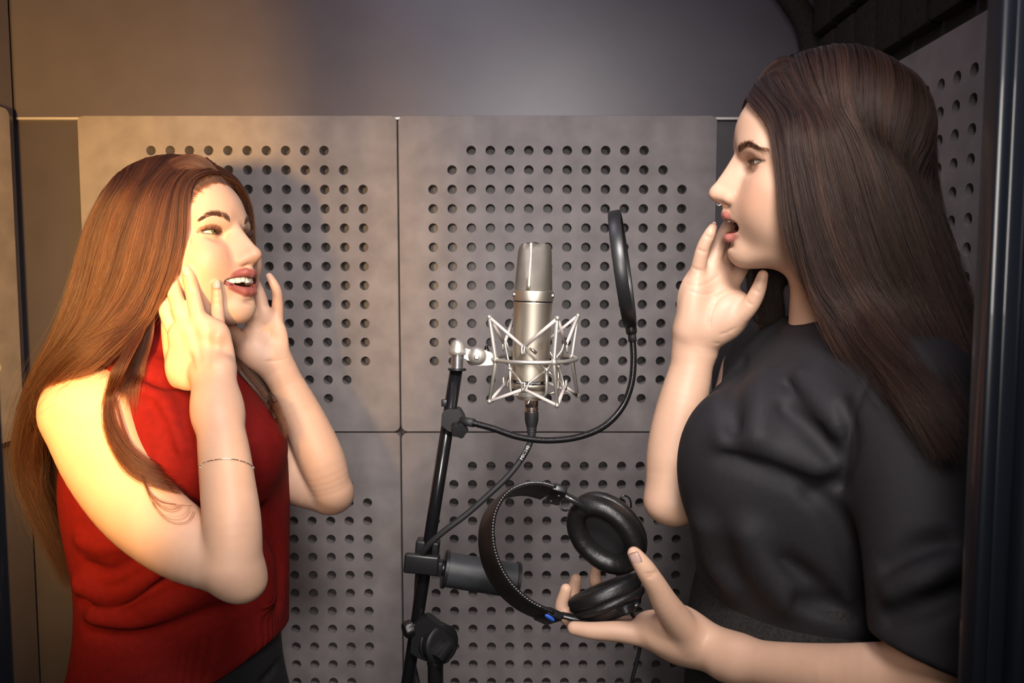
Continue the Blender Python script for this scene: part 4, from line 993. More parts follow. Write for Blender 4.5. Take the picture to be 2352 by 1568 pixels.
for i in range(15):
    t = i/14; py = 665-t*104; w = t**.9
    a = (43.5-7.5*w)*SC; ex = 2+2.2*t; k_ = 1.0
    if i >= 13: k_ = (.965, .86)[i-13]
    ring = []
    for k in range(n):
        th = 2*PI*k/n+D_(25); c, s_ = math.cos(th), math.sin(th)
        r = a/(abs(c)**ex+abs(s_)**ex)**(1/ex); q = D_(25)+D_(-20)
        ring.append((bm.verts.new(mb+RM@Vector((k_*r*math.cos(th+q), k_*r*math.sin(th+q), mz(py)+(0 if i < 13 else 0)))), k/n*8, t*4.4))
    rows.append(ring)
for a, b in zip(rows, rows[1:]):
    for k in range(n):
        l = (k+1) % n; f_ = bm.faces.new((a[k][0], a[l][0], b[l][0], b[k][0]))
        us = [a[k][1], a[k][1]+8/n, a[k][1]+8/n, a[k][1]]; vs_ = [a[k][2], a[k][2], b[k][2], b[k][2]]
        for lp, u, v_ in zip(f_.loops, us, vs_): lp[uvl].uv = (u, v_)
cap = bm.faces.new([x[0] for x in rows[-1]])
for lp, x in zip(cap.loops, rows[-1]): lp[uvl].uv = (lp.vert.co.x*60, lp.vert.co.y*60)
grille = obj('grille', bm, 'mesh', mic, flat_angle=50)
# bar running up one side of the grille, over the top and down the other
bm = bmesh.new(); ang = D_(-90-17); dr = Vector((math.cos(ang), math.sin(ang), 0)); bar = []
for t in np.linspace(0, 1, 10): bar.append(mb+RM@(dr*((44.2-7.4*t**.9)*SC)+Vector((0, 0, mz(665-t*103)))))
bar += [mb+RM@(dr*(27*SC)+Vector((0, 0, mz(558)))), mb+RM@(Vector((0, 0, mz(556.5))))]
bar += [mb+RM@(dr*(-27*SC)+Vector((0, 0, mz(558))))]+[mb+RM@(dr*(-(44.2-7.4*t**.9)*SC)+Vector((0, 0, mz(665-t*103)))) for t in np.linspace(1, 0, 10)]
tube(bm, bar, 0, 10, flat=(V3(maxis.cross(RM@dr)), 4.6*SC, 1.6*SC)); obj('grille_bar', bm, 'nickel', mic)
bm = bmesh.new(); lathe(bm, [(r*SC, mz(y)) for r, y in ((43.5, 690.5), (46, 689.5), (46.6, 686), (46.6, 670), (46, 666.5), (43, 665.5))], mb, maxis, 56, R=RM); obj('collar', bm, 'nickel', mic, flat_angle=40)
bm = bmesh.new(); lathe(bm, [(r*SC, mz(y)) for r, y in ((43.6, 692.5), (45.2, 692.2), (45.2, 690.6), (43.6, 690.3))], mb, maxis, 56, R=RM); obj('seam_ring', bm, 'blackgloss', mic)
bm = bmesh.new(); lathe(bm, [(r*SC, mz(y)) for r, y in ((42.6, 870.5), (44.4, 696), (44.9, 694), (44.2, 692))], mb, maxis, 64, R=RM); obj('housing', bm, 'nickel', mic, flat_angle=40)
bm = bmesh.new(); lathe(bm, [(r*SC, mz(y)) for r, y in ((42.3, 878), (42.7, 877.5), (42.8, 871), (42.4, 870.3))], mb, maxis, 64, R=RM); obj('name_band', bm, 'blackgloss', mic)
bm = bmesh.new(); lathe(bm, [(r*SC, mz(y)) for r, y in ((34, 896), (38, 893), (42, 884), (42.4, 878.2))], mb, maxis, 56, R=RM); obj('base_cone', bm, 'nickel', mic)
for sx in (-1, 1):                              # the two little silver clips at the collar
    bm = bmesh.new(); p = mb+RM@Vector((sx*43.5*SC, -16*SC, mz(676))); box(bm, p, (7*SC, 5*SC, 10*SC), RM, .0006); obj('badge_clip', bm, 'blackgloss', mic)
    bm = bmesh.new(); p = mb+RM@Vector((sx*44.6*SC, -18*SC, mz(676))); box(bm, p, (4*SC, 3.2*SC, 6*SC), RM, .0004); obj('badge_stud', bm, 'silver', mic)
def wrapped_text(name, s, size, place, m, parent):
    """lettering as thin geometry: place(x, y) -> point, for a text laid out along x"""
    cu = bpy.data.curves.new('lettering', 'FONT'); cu.body = s; cu.size = size; cu.align_x = 'CENTER'; cu.align_y = 'CENTER'; cu.resolution_u = 2
    o = bpy.data.objects.new('lettering', cu); COL.objects.link(o); dg = bpy.context.evaluated_depsgraph_get(); me = bpy.data.meshes.new_from_object(o.evaluated_get(dg)); bpy.data.objects.remove(o); bpy.data.curves.remove(cu)
    for v in me.vertices: v.co = place(v.co.x, v.co.y)
    me.materials.clear(); return link(name, me, m, parent, smooth=False)
def on_band(a0, py):
    def f_(x, y):
        r = 43.1*SC; a = a0+x/r; return mb+RM@Vector((r*math.cos(a), r*math.sin(a), mz(py)+y))
    return f_
wrapped_text('lettering', 'MADE IN GERMANY', 6.6*SC, on_band(D_(-98), 874.3), 'white', mic)
wrapped_text('lettering', 'NEUMANN', 6.6*SC, on_band(D_(-24), 874.3), 'white', mic)
# ---- wire cradle
cr = thing('shock_mount', 'silver wire cradle of thin rods with elastic cords around the microphone', 'shock mount')
rc_ = V3(A(1228, 823, YM)); RR = 97*SC
TH4 = [D_(-66), D_(24), D_(114), D_(204)]
def pol(r, a, dz=0): return rc_+Vector((r*math.cos(a), r*math.sin(a), dz))
bm = bmesh.new(); tube(bm, [pol(RR, 2*PI*i/64) for i in range(64)], 4.6*SC, 10, closed=True); obj('ring', bm, 'wire', cr)
UP, DN = 97*SC, -93*SC; RO = 113*SC
for a in TH4:
    bm = bmesh.new(); tube(bm, [pol(RO, a, DN), pol(RR, a, 0), pol(RO, a, UP)], [4*SC, 4.8*SC, 4*SC], 8)
    ball(bm, pol(RO, a, UP), 6*SC); ball(bm, pol(RO, a, DN), 6*SC); ball(bm, pol(RR, a), 8.5*SC); obj('post', bm, 'wire', cr)
ri = 62*SC; hk = 73*SC; ku = -21*SC; hu = 32*SC; hd = -62*SC
for i, a in enumerate(TH4):
    am = a-PI/4
    bm = bmesh.new(); kb = pol(ri, a, ku)
    tube(bm, [kb, pol(ri, a, -50*SC), pol(ri*.98, a, -72*SC), pol(ri*.86, a, -82*SC), pol(38*SC, a, -84*SC)], 3.3*SC, 8); ball(bm, kb, 6*SC); obj('inner_post', bm, 'wire', cr)
    for m_, h_, sgn in ((hk, hu, 1), (hk*.98, hd, -1)):
        bm = bmesh.new(); ct = pol(m_, am, h_); tg = Vector((-math.sin(am), math.cos(am), 0)); rd = Vector((math.cos(am), math.sin(am), 0))
        k2 = pol(ri, am+PI/4, ku); k1 = pol(ri, am-PI/4, ku)
        for kk, sd in ((k2, 1), (k1, -1)):
            tube(bm, [kk, ct+tg*sd*9*SC-rd*6*SC-Vector((0, 0, sgn*13*SC)), ct+tg*sd*6*SC-rd*3*SC-Vector((0, 0, sgn*3*SC)), ct+tg*sd*5*SC-rd*1*SC+Vector((0, 0, sgn*5*SC)), ct+tg*sd*3.2*SC+rd*3*SC+Vector((0, 0, sgn*7*SC)), ct+tg*sd*3.2*SC+rd*5*SC-Vector((0, 0, sgn*4*SC)), ct+tg*sd*3*SC+rd*5*SC-Vector((0, 0, sgn*13*SC)), ct+rd*5*SC-Vector((0, 0, sgn*15*SC))], 2.5*SC, 7)
        obj('hook', bm, 'wire', cr)
        for aa in (am-PI/4, am+PI/4):
            bm = bmesh.new(); kn = pol(RO, aa, UP if sgn > 0 else DN); tube(bm, [kn, ct+rd*2*SC], 3.9*SC, 7); obj('elastic_cord', bm, 'elastic', cr)
for sgn, h_ in ((1, hu-2*SC), (-1, hd-24*SC)):      # cut cord ends with metal sleeves at the front
    bm = bmesh.new(); p = pol(hk, TH4[0]-PI/4, h_)+Vector((14*SC, 0, 0)); tube(bm, [p, p+Vector((14*SC*(1 if sgn > 0 else -.6), 0, -12*SC if sgn > 0 else -16*SC))], 3.6*SC, 10); obj('cord_end', bm, 'copper', cr)
bm = bmesh.new(); lathe(bm, [(r*SC, mz(y)) for r, y in ((30, 909), (36, 908), (37, 905), (37, 897), (33, 895))], mb, maxis, 48); obj('cup', bm, 'wire', cr, flat_angle=40)
bm = bmesh.new(); lathe(bm, [(r*SC*(1+.02*(i % 2)), mz(y)) for i, (r, y) in enumerate(((22, 917), (29, 916), (30, 914), (30, 909)))], mb, maxis, 48); obj('locking_nut', bm, 'nickel', cr, flat_angle=40)
# swivel arm at the left of the ring
bm = bmesh.new(); o_ = [(1097, 797), (1128, 808), (1140, 817), (1140, 836), (1118, 838), (1097, 838), (1085, 832), (1085, 803)]
prism(bm, o_, -5*SC, 5*SC, lambda a, b, y: V3(A(a, b, YM))+Vector((0, y-.004, 0))); bmesh.ops.recalc_face_normals(bm, faces=bm.faces[:]); obj('swivel_plate', bm, 'wire', cr, smooth=False)
c_ = V3(A(1096, 818, YM-.012))
bm = bmesh.new(); lathe(bm, [(20*SC, -.010), (21*SC, -.004), (20*SC, 0), (17*SC, .004), (10*SC, .0065), (0.2*SC, .007)], c_, (0, -1, 0), 36); obj('swivel_disc', bm, 'wire', cr)
bm = bmesh.new(); lathe(bm, [(6.5*SC, 0), (6.5*SC, .003), (5*SC, .0035), (.1*SC, .0035)], c_+Vector((0, -.0055, 0)), (0, -1, 0), 6); obj('bolt', bm, 'nickel', cr, smooth=False)
bm = bmesh.new(); prism(bm, [(1066, 799), (1085, 803), (1085, 832), (1066, 822)], -4*SC, 4*SC, lambda a, b, y: V3(A(a, b, YM))+Vector((0, y, 0))); bmesh.ops.recalc_face_normals(bm, faces=bm.faces[:]); obj('swivel_plate', bm, 'wire', cr, smooth=False)
bm = bmesh.new(); pb = V3(A(1050, 847, YM)); pax = Vector((.03, 0, 1))
lathe(bm, [(r*SC, z*SC) for r, z in ((18, 33), (20, 35), (20, 46), (18, 48), (17, 54), (14, 61), (9, 66), (3, 68.5), (.2, 69))], pb, pax, 36); obj('domed_cap', bm, 'wire', cr)
# knob of the clamping lever behind the plate
bm = bmesh.new(); tube(bm, [A(1119, 822, YM+.01), A(1118, 806, YM+.01), A(1117, 793, YM+.01)], [8*SC, 7*SC, 3*SC], 10); obj('clamp_lever', bm, 'blackgloss', cr)
# ---- stand
st = thing('microphone_stand', 'black tilted boom stand with clamps carrying the microphone cradle', 'stand')
def pole_at(py, Y=YM+.004): return A(1048-(py-850)*.1565, py, Y)
bm = bmesh.new(); tube(bm, [pole_at(848), pole_at(1200), pole_at(1640), pole_at(1900)], 15*SC, 20); obj('boom_pole', bm, 'blackgloss', st)
bm = bmesh.new(); thr = [];
for i in range(21): thr.append(((12.6 if i % 2 else 15)*SC, (2+i*1.5)*SC))
lathe(bm, thr, pb, pax, 24); obj('thread', bm, 'silver', st, flat_angle=15)
bm = bmesh.new(); lathe(bm, [(15*SC, -4*SC), (21*SC, -3*SC), (21*SC, 1*SC), (14*SC, 2*SC)], pb, pax, 28); obj('lock_ring', bm, 'black', st)
# clutch where the boom meets the upright
YB = YM-.006
bm = bmesh.new(); o_ = [(962, 1418), (985, 1410), (1012, 1432), (1040, 1462), (1046, 1490), (1030, 1516), (1000, 1520), (962, 1505), (944, 1494), (948, 1440)]
prism(bm, o_, -16*SC, 16*SC, lambda a, b, y: V3(A(a, b, YB))+Vector((0, y, 0))); bmesh.ops.recalc_face_normals(bm, faces=bm.faces[:]); bmesh.ops.bevel(bm, geom=bm.edges[:], offset=.0015, segments=2, affect='EDGES'); obj('clutch_body', bm, 'black', st, flat_angle=40)
ca = Vector((.62, -.76, .12)).normalized(); cc_ = V3(A(1008, 1476, YB))
bm = bmesh.new(); lathe(bm, [(30*SC, -34*SC), (44*SC, -32*SC), (46*SC, -28*SC), (46*SC, -16*SC), (42*SC, -14*SC), (44*SC, -12*SC), (45*SC, 8*SC), (40*SC, 11*SC), (36*SC, 12*SC), (.2*SC, 12*SC)], cc_+ca*.004, ca, 48); obj('clutch_disc', bm, 'black', st, flat_angle=35)
bm = bmesh.new(); R_ = frame_z(ca)@Matrix.Rotation(D_(35), 3, 'Z'); box(bm, cc_+ca*.022+Vector((-12*SC, 0, -8*SC)), (46*SC, 20*SC, 34*SC), R_, .003); obj('clutch_handle', bm, 'black', st, flat_angle=40)
def lobed(bm, base, axis, r, h, lobes=6, depth=.12, n=48):
    R = frame_z(axis); base = Vector(base); rings = []
    for rr, z in ((.8, 0), (1, .12*h), (1, .8*h), (.86, h), (.3, h*1.02)):
        rings.append([bm.verts.new(base+R@Vector((rr*r*(1+depth*math.cos(lobes*2*PI*k/n))*math.cos(2*PI*k/n), rr*r*(1+depth*math.cos(lobes*2*PI*k/n))*math.sin(2*PI*k/n), z))) for k in range(n)])
    for a, b in zip(rings, rings[1:]):
        for k in range(n): bm.faces.new((a[k], a[(k+1) % n], b[(k+1) % n], b[k]))
    bm.faces.new(rings[0][::-1]); bm.faces.new(rings[-1])
bm = bmesh.new(); lobed(bm, A(948, 1440, YB-.004), (-.85, -.5, -.15), 19*SC, 22*SC, 6, .05); obj('boom_knob', bm, 'black', st, flat_angle=40)
bm = bmesh.new(); tube(bm, [A(955, 1438, YB), A(945, 1440, YB-.003)], 6*SC, 12); obj('knob_bolt', bm, 'nickel', st)
up0 = V3(A(1000, 1512, YB)); bm = bmesh.new(); lathe(bm, [(17*SC, 0), (20*SC, -8*SC), (19.5*SC, -14*SC), (18.5*SC, -16*SC), (18.5*SC, -.9)], up0, (0, 0, 1), 28); bmesh.ops.recalc_face_normals(bm, faces=bm.faces[:]); obj('upright_tube', bm, 'black', st, flat_angle=40)
zb = up0.z-.9
for k in range(3):
    a = 2*PI*k/3+.5; bm = bmesh.new(); p0 = Vector((up0.x, up0.y, zb+.1)); tube(bm, [p0, Vector((p0.x+.28*math.cos(a), p0.y+.28*math.sin(a), .012))], .009, 10); obj('leg', bm, 'black', st)
bm = bmesh.new(); tube(bm, [Vector((up0.x, up0.y, zb+.2)), Vector((up0.x, up0.y, .10))], .0135, 16); obj('lower_tube', bm, 'blackgloss', st)
# ---- microphone cable with its plug
cb = thing('microphone_cable', 'black cable plugged into the microphone and running down the boom pole', 'cable')
bm = bmesh.new(); x0 = V3(A(1221, 906, YM)); xa = (V3(A(1221, 1010, YM))-x0).normalized()
lathe(bm, [(r*SC, z*SC) for r, z in ((14.5, -2), (15.5, 4), (15.5, 26), (14.8, 27), (14.8, 29), (15.6, 30), (15.6, 36), (14, 37), (14, 41))], x0, xa, 32); bmesh.ops.recalc_face_normals(bm, faces=bm.faces[:]); obj('plug', bm, 'copper', cb, flat_angle=35)
bm = bmesh.new(); bt = [(15.6, 40), (16.2, 44), (15.8, 60), (14.5, 66), (13.2, 72)]
for i in range(7): bt += [(13.0-i*.55, 73+i*4.2), (11.4-i*.5, 75.2+i*4.2)]
lathe(bm, [(r*SC, z*SC) for r, z in bt], x0, xa, 28); bmesh.ops.recalc_face_normals(bm, faces=bm.faces[:]); obj('boot', bm, 'blackmatte', cb, flat_angle=50)
cp = catmull([A(1221, 1000, YM), A(1217, 1018, YM-.002), A(1200, 1050, YM-.006), A(1168, 1092, YM-.012), A(1120, 1138, YM-.018), A(1070, 1182, YM-.022), A(1022, 1218, YM-.024), A(988, 1248, YM-.022), A(968, 1278, YM-.012), A(960, 1320, YM+.020), A(957, 1370, YM+.022), A(951, 1420, YM+.022), A(944, 1480, YM+.024), A(950, 1530, YM+.026), A(962, 1600, YM+.026), A(966, 1750, YM+.03)], 8)
bm = bmesh.new(); tube(bm, cp, 7.2*SC, 12); obj('cord', bm, 'blackmatte', cb)
j = 14; q0, q1 = V3(A(1214, 1024, YM-.011)), V3(A(1197, 1054, YM-.014)); td = (q1-q0).normalized(); ud = td.cross(Vector((0, -1, 0))).normalized(); md_ = (q0+q1)/2
wrapped_text('lettering', 'MIC240', 11*SC, lambda x, y: md_-td*x-ud*y*-1+Vector((0, -.0012+abs(y)*.0, 0)), 'white', cb)
# ---- pop filter
pf = thing('pop_filter', 'black round pop filter seen edge-on at the end of a curved gooseneck', 'pop filter')
YF = .955; SF = YF/F; pc = V3(A(1430, 618, YF)); ph = V3(A(1411, 483, YF))-pc; zax = ph.normalized(); nx = Vector((.985, -.185, .15)); nx = (nx-zax*nx.dot(zax)).normalized(); yx = zax.cross(nx)
rr = ph.length; bm = bmesh.new(); n = 72; prof = [(-.0075, .94), (-.0075, .985), (-.006, 1.0), (.006, 1.0), (.0075, .985), (.0075, .94), (.006, .925), (-.006, .925)]
rings = [[bm.verts.new(pc+nx*h_+(zax*math.cos(2*PI*k/n)+yx*math.sin(2*PI*k/n))*rr*r_) for h_, r_ in prof] for k in range(n)]
for k in range(n):
    a, b = rings[k], rings[(k+1) % n]
    for i in range(len(prof)): bm.faces.new((a[i], a[(i+1) % len(prof)], b[(i+1) % len(prof)], b[i]))
bmesh.ops.recalc_face_normals(bm, faces=bm.faces[:]); obj('hoop', bm, 'black', pf, flat_angle=50)
for sgn in (-1, 1):
    bm = bmesh.new(); lathe(bm, [(rr*.935, 0), (rr*.6, .0004), (rr*.001, .0006)], pc+nx*.003*sgn, nx*sgn, 48, cap=False); obj('fabric_screen', bm, 'blackmatte', pf)
pe = V3(A(1450, 752, YF)); bm = bmesh.new()
tube(bm, catmull([A(1443, 715, YF), A(1447, 740, YF), A(1451, 766, YF)], 4), [13*SF]*8+[12*SF], 16); obj('hoop_socket', bm, 'black', pf)
bm = bmesh.new(); tube(bm, [A(1451, 764, YF), A(1453, 784, YF)], 9.5*SF, 14); obj('ferrule', bm, 'blackmatte', pf)
gp = np.array(catmull([A(1453, 780, YF), A(1455, 830, YF+.003), A(1449, 885, YF+.006), A(1427, 938, YF+.01), A(1385, 980, YF+.013), A(1325, 1004, YF+.012), A(1255, 1011, YF+.008), A(1190, 1003, YF+.006), A(1130, 983, YF+.008), A(1078, 969, YF+.014)], 30)); gp = resample(gp[::6], 720)
bm = bmesh.new(); tube(bm, gp, [(8.1 if (i//2) % 2 else 7.3)*SF for i in range(len(gp))], 10); obj('gooseneck', bm, 'blackgloss', pf)
bm = bmesh.new(); tube(bm, [A(1060, 966, YF+.022), A(1088, 971, YF+.012)], 10.5*SF, 14); obj('ferrule', bm, 'blackmatte', pf)
pcx = V3(pole_at(950))
bm = bmesh.new(); o_ = [(1017, 945), (1030, 935), (1056, 936), (1068, 956), (1070, 978), (1056, 994), (1030, 985), (1015, 972)]
prism(bm, o_, -26*SC, 22*SC, lambda a, b, y: V3(A(a, b, YM))+Vector((0, y, 0))); bmesh.ops.recalc_face_normals(bm, faces=bm.faces[:]); bmesh.ops.bevel(bm, geom=bm.edges[:], offset=.0012, segments=2, affect='EDGES'); obj('clamp', bm, 'black', pf, flat_angle=40)
bm = bmesh.new(); lobed(bm, A(1054, 982, YM-.016), (.15, -.95, -.15), 18*SC, 24*SC, 5, .10); obj('clamp_knob', bm, 'black', pf, flat_angle=40)
bm = bmesh.new(); box(bm, A(1021, 925, YM+.002), (14*SC, 14*SC, 16*SC), bev=.001); obj('clamp_bolt', bm, 'black', pf, flat_angle=40)
# ---- clamp-on holder behind the headphones
hh = thing('headphone_holder', 'dark grey clamp-on roll holder on the boom pole behind the headphones', 'holder')
Rt = Matrix.Rotation(D_(6), 3, 'Y')
bm = bmesh.new(); box(bm, A(968, 1295, YM-.016), (80*SC, 18*SC, 46*SC), Rt, .003, 3); obj('clamp_plate', bm, 'black', hh, flat_angle=40)
bm = bmesh.new(); box(bm, A(982, 1262, YM+.008), (56*SC, 36*SC, 50*SC), Rt, .003, 3); obj('clamp_block', bm, 'black', hh, flat_angle=40)
bm = bmesh.new(); tube(bm, [A(990, 1302, YM-.004), A(1026, 1306, YM-.004)], 12*SC, 16); box(bm, A(1008, 1303, YM-.004), (20*SC, 30*SC, 34*SC), Rt, .002); obj('holder_neck', bm, 'black', hh, flat_angle=40)
h0, h1 = V3(A(1018, 1306, YM-.004)), V3(A(1190, 1334, YM+.01)); hax = (h1-h0).normalized(); hl = (h1-h0).length
M['holder'] = mat('scuffed_grey_plastic', (.030, .032, .036), .45, noise=.25, nscale=40, bump=.1, bscale=700)
bm = bmesh.new(); lathe(bm, [(40*SC, 8*SC), (40*SC, hl-6*SC)], h0, hax, 48); obj('roll', bm, 'holder', hh, flat_angle=40)
for z_ in (0, hl-9*SC):
    bm = bmesh.new(); lathe(bm, [(40*SC, z_), (44*SC, z_+1*SC), (44*SC, z_+8*SC), (40*SC, z_+9*SC)], h0, hax, 48); bmesh.ops.recalc_face_normals(bm, faces=bm.faces[:]); obj('flange', bm, 'black', hh, flat_angle=40)
# ------------------------------------------------------------------ headphones in the right woman's hand
M['leather'] = mat('black_leatherette', (.0085, .008, .008), .38, spec=.5, bump=.32, bscale=620)
M['hpblack'] = mat('black_headphone_shell', (.010, .010, .011), .3)
M['brownblack'] = mat('worn_black_headband', (.020, .015, .013), .45, noise=.35, nscale=40, bump=.15, bscale=500)
M['greythread'] = mat('grey_thread', (.30, .30, .31), .5); M['blue'] = mat('blue_marker', (.03, .11, .55), .4)
hp = thing('headphones', 'black folding studio headphones with stitched headband held in a hand', 'headphones')
YH = .82; SH = YH/F
off = Vector((-.016, .040, -.0240))
bp_ = [A(1278, 1117, YH), A(1240, 1108, YH), A(1200, 1112, YH-.002), A(1164, 1132, YH-.003), A(1140, 1170, YH-.004), A(1132, 1215, YH-.005), A(1137, 1262, YH-.005), A(1154, 1308, YH-.005), A(1182, 1348, YH-.005), A(1222, 1382, YH-.004), A(1272, 1406, YH-.002)]
path = [Vector(p) for p in resample(bp_, 70)]
cen = sum(path, Vector())/len(path)
bm = bmesh.new(); rings = []
prof = [(0, -.0022), (.06, -.003), (.94, -.003), (1, -.0018), (1, .0018), (.94, .003), (.06, .003), (0, .0022)]
for i, p in enumerate(path):
    t = (path[min(i+1, 69)]-path[max(i-1, 0)]).normalized(); ow = t.cross(off).normalized()
    if ow.dot(p-cen) < 0: ow = -ow
    wv = 1.0
    rings.append([bm.verts.new(p+off*(a*wv)+ow*b) for a, b in prof])
for a, b in zip(rings, rings[1:]):
    for k in range(8): bm.faces.new((a[k], a[(k+1) % 8], b[(k+1) % 8], b[k]))
bm.faces.new(rings[0]); bm.faces.new(rings[-1]); bmesh.ops.recalc_face_normals(bm, faces=bm.faces[:]); obj('headband', bm, 'brownblack', hp, flat_angle=40)
bm = bmesh.new(); bm2 = bmesh.new()
sp = resample([np.array(p) for p in path[2:68:3]], 124)
for i in range(0, 122, 2):
    a, b = Vector(sp[i]), Vector(sp[i+1]); d_ = Vector((-.0004, -.0012, .0002)); tube(bm, [a+d_+off*.02, a*.3+b*.7+d_+off*-.035], .00062, 6)
tag(obj('stitching', bm, 'greythread', hp), kind='stuff')
for k_, (dx) in enumerate((0, 1)):              # corded edges
    bm = bmesh.new(); tube(bm, [p+off*(.01+.97*dx) for i, p in enumerate(path)], .0022, 8); obj('piping', bm, 'leather', hp)
# slider blocks at both ends
def ori(x, n):
    x = Vector(x).normalized(); n = Vector(n); n = (n-x*n.dot(x)).normalized(); return Matrix((x, n, x.cross(n))).transposed()
R1 = ori(path[0]-path[2], off); p1 = path[0]+off*.5+(path[0]-path[2]).normalized()*.009
bm = bmesh.new(); box(bm, p1, (.017, .047, .009), R1, .002, 3); obj('slider_block', bm, 'hpblack', hp, flat_angle=40)
nin = R1.col[2].normalized(); nin = nin if nin.y < 0 else -nin
for q in (-.22, .26):
    bm = bmesh.new(); lathe(bm, [(.0016, 0), (.0016, .0006), (.0010, .0010), (.0001, .0010)], p1+off*q+nin*.0043, nin, 14); obj('screw', bm, 'nickel', hp)
bm = bmesh.new(); b1 = V3(A(1322, 1150, YH+.014)); box(bm, b1, (.030, .016, .006), Matrix.Rotation(D_(28), 3, 'Y'), .0015); obj('hinge_arm', bm, 'hpblack', hp, flat_angle=40)
bm = bmesh.new(); tube(bm, catmull([A(1287, 1156, YH+.01), A(1290, 1168, YH+.008), A(1300, 1172, YH+.008), A(1312, 1166, YH+.01)], 5), .0012, 8); obj('wire_loop', bm, 'blackgloss', hp)
bm = bmesh.new(); box(bm, A(1318, 1148, YH+.008), (.012, .004, .0022), Matrix.Rotation(D_(28), 3, 'Y'), .0008); obj('hinge_plate', bm, 'silver', hp)
R2 = ori(path[-1]-path[-3], off); p2 = path[-1]+off*.5+(path[-1]-path[-3]).normalized()*.003
bm = bmesh.new(); box(bm, p2, (.020, .047, .010), R2, .003, 3); obj('slider_block', bm, 'hpblack', hp, flat_angle=40)
bm = bmesh.new(); pbm = V3(A(1263, 1417, YH-.008)); lathe(bm, [(.0001, 0), (.0046, 0), (.0046, .0016), (.0042, .002), (.0001, .002)], pbm, (-.30, -.85, -.42), 24, sx=1.35, sy=.62, R=Matrix.Rotation(D_(38), 3, Vector((.3, .85, .42)))@frame_z((-.30, -.85, -.42))); obj('blue_marker', bm, 'blue', hp)
# ear cups: pad as an oval ring, shell behind it
def ear(c, u, v_, n, a, b, tr, tn, hole, wr=0):
    u, v_, n = [Vector(x).normalized() for x in (u, v_, n)]
    bm = bmesh.new(); N, K = 72, 20; rings = []
    for i in range(N):
        t = 2*PI*i/N; cu, su = math.cos(t), math.sin(t); ring = []
        for k in range(K):
            s_ = 2*PI*k/K; cr_, sr = math.cos(s_), math.sin(s_)
            rw = 1+wr*(math.sin(23*t+2*math.sin(5*t))+.7*math.sin(41*t+1.3))*max(0, .6+.4*sr)
            crease = 1-.16*math.exp(-((s_-.08)/.22)**2)
            ra, rb = a-tr+tr*cr_*rw*crease, b-tr+tr*cr_*rw*crease
            ring.append(bm.verts.new(Vector(c)+u*ra*cu+v_*rb*su+n*tn*sr*rw))
        rings.append(ring)
    for i in range(N):
        p, q = rings[i], rings[(i+1) % N]
        for k in range(K): bm.faces.new((p[k], p[(k+1) % K], q[(k+1) % K], q[k]))
    bmesh.ops.recalc_face_normals(bm, faces=bm.faces[:]); obj('ear_pad', bm, 'leather', hp)
    bm = bmesh.new(); rings = []
    for i in range(N):
        t = 2*PI*i/N; cu, su = math.cos(t), math.sin(t); ring = []
        for k in range(12):
            s_ = 2*PI*k/12; rw = 1+wr*1.5*math.sin(31*t+2*math.sin(7*t)); ra, rb = a-tr*.75+tr*.72*math.cos(s_)*rw, b-tr*.75+tr*.72*math.cos(s_)*rw
            ring.append(bm.verts.new(Vector(c)-n*tn*1.15+u*ra*cu+v_*rb*su+n*tn*.62*math.sin(s_)*rw))
        rings.append(ring)
    for i in range(N):
        p, q = rings[i], rings[(i+1) % N]
        for k in range(12): bm.faces.new((p[k], p[(k+1) % 12], q[(k+1) % 12], q[k]))
    bmesh.ops.recalc_face_normals(bm, faces=bm.faces[:]); obj('pad_skirt', bm, 'leather', hp)
    R = Matrix((u, v_, n)).transposed()
    bm = bmesh.new(); lathe(bm, [(1, 0), (.5, .002), (.001, .002)], Vector(c)-n*tn*.75, n, 40, sx=a-tr*1.2, sy=b-tr*1.2, R=R, cap=False); obj('driver_cloth', bm, 'blackmatte', hp)
    bm = bmesh.new(); lathe(bm, [(.80, -tn*.9), (.88, -tn*1.7), (.82, -tn*2.0), (.78, -tn*2.4), (.60, -tn*2.8), (.001, -tn*2.9)], Vector(c), n, 48, sx=a, sy=b, R=R); bmesh.ops.recalc_face_normals(bm, faces=bm.faces[:]); obj('cup_shell', bm, 'hpblack', hp, flat_angle=40)
n1 = Vector((-.36, -.90, -.16)).normalized(); u1 = Vector((.70, -.12, -.70)); u1 = (u1-n1*u1.dot(n1)).normalized(); v1 = n1.cross(u1)
ear(A(1390, 1229, YH+.018), u1, v1, n1, .0500, .0395, .0112, .0125, 0, .012)
n2 = Vector((-.36, .30, .87)).normalized(); u2 = Vector((.93, 0, .33)); u2 = (u2-n2*u2.dot(n2)).normalized(); v2 = n2.cross(u2)
ear(A(1388, 1362, YH+.018), u2, v2, n2, .0445, .0360, .0112, .0098, 0, .012)
# yoke under the lower cup, wire loops
bm = bmesh.new(); tube(bm, catmull([A(1290, 1412, YH+.004), A(1330, 1420, YH), A(1380, 1418, YH-.006), A(1430, 1404, YH-.010), A(1466, 1384, YH-.006)], 6), 0, 12, flat=(Vector((0, 1, .1)), .0055, .0032)); obj('yoke', bm, 'hpblack', hp)
bm = bmesh.new(); lathe(bm, [(.0001, -.005), (.010, -.005), (.012, -.003), (.012, .003), (.010, .005), (.0001, .005)], V3(A(1436, 1398, YH-.008)), n2, 28); obj('yoke_pivot', bm, 'hpblack', hp, flat_angle=40)
bm = bmesh.new(); tube(bm, catmull([A(1420, 1165, YH+.03), A(1422, 1148, YH+.028), A(1434, 1138, YH+.028), A(1447, 1146, YH+.03), A(1449, 1165, YH+.034), A(1441, 1174, YH+.04)], 6), .0011, 8); obj('wire_loop', bm, 'blackgloss', hp)
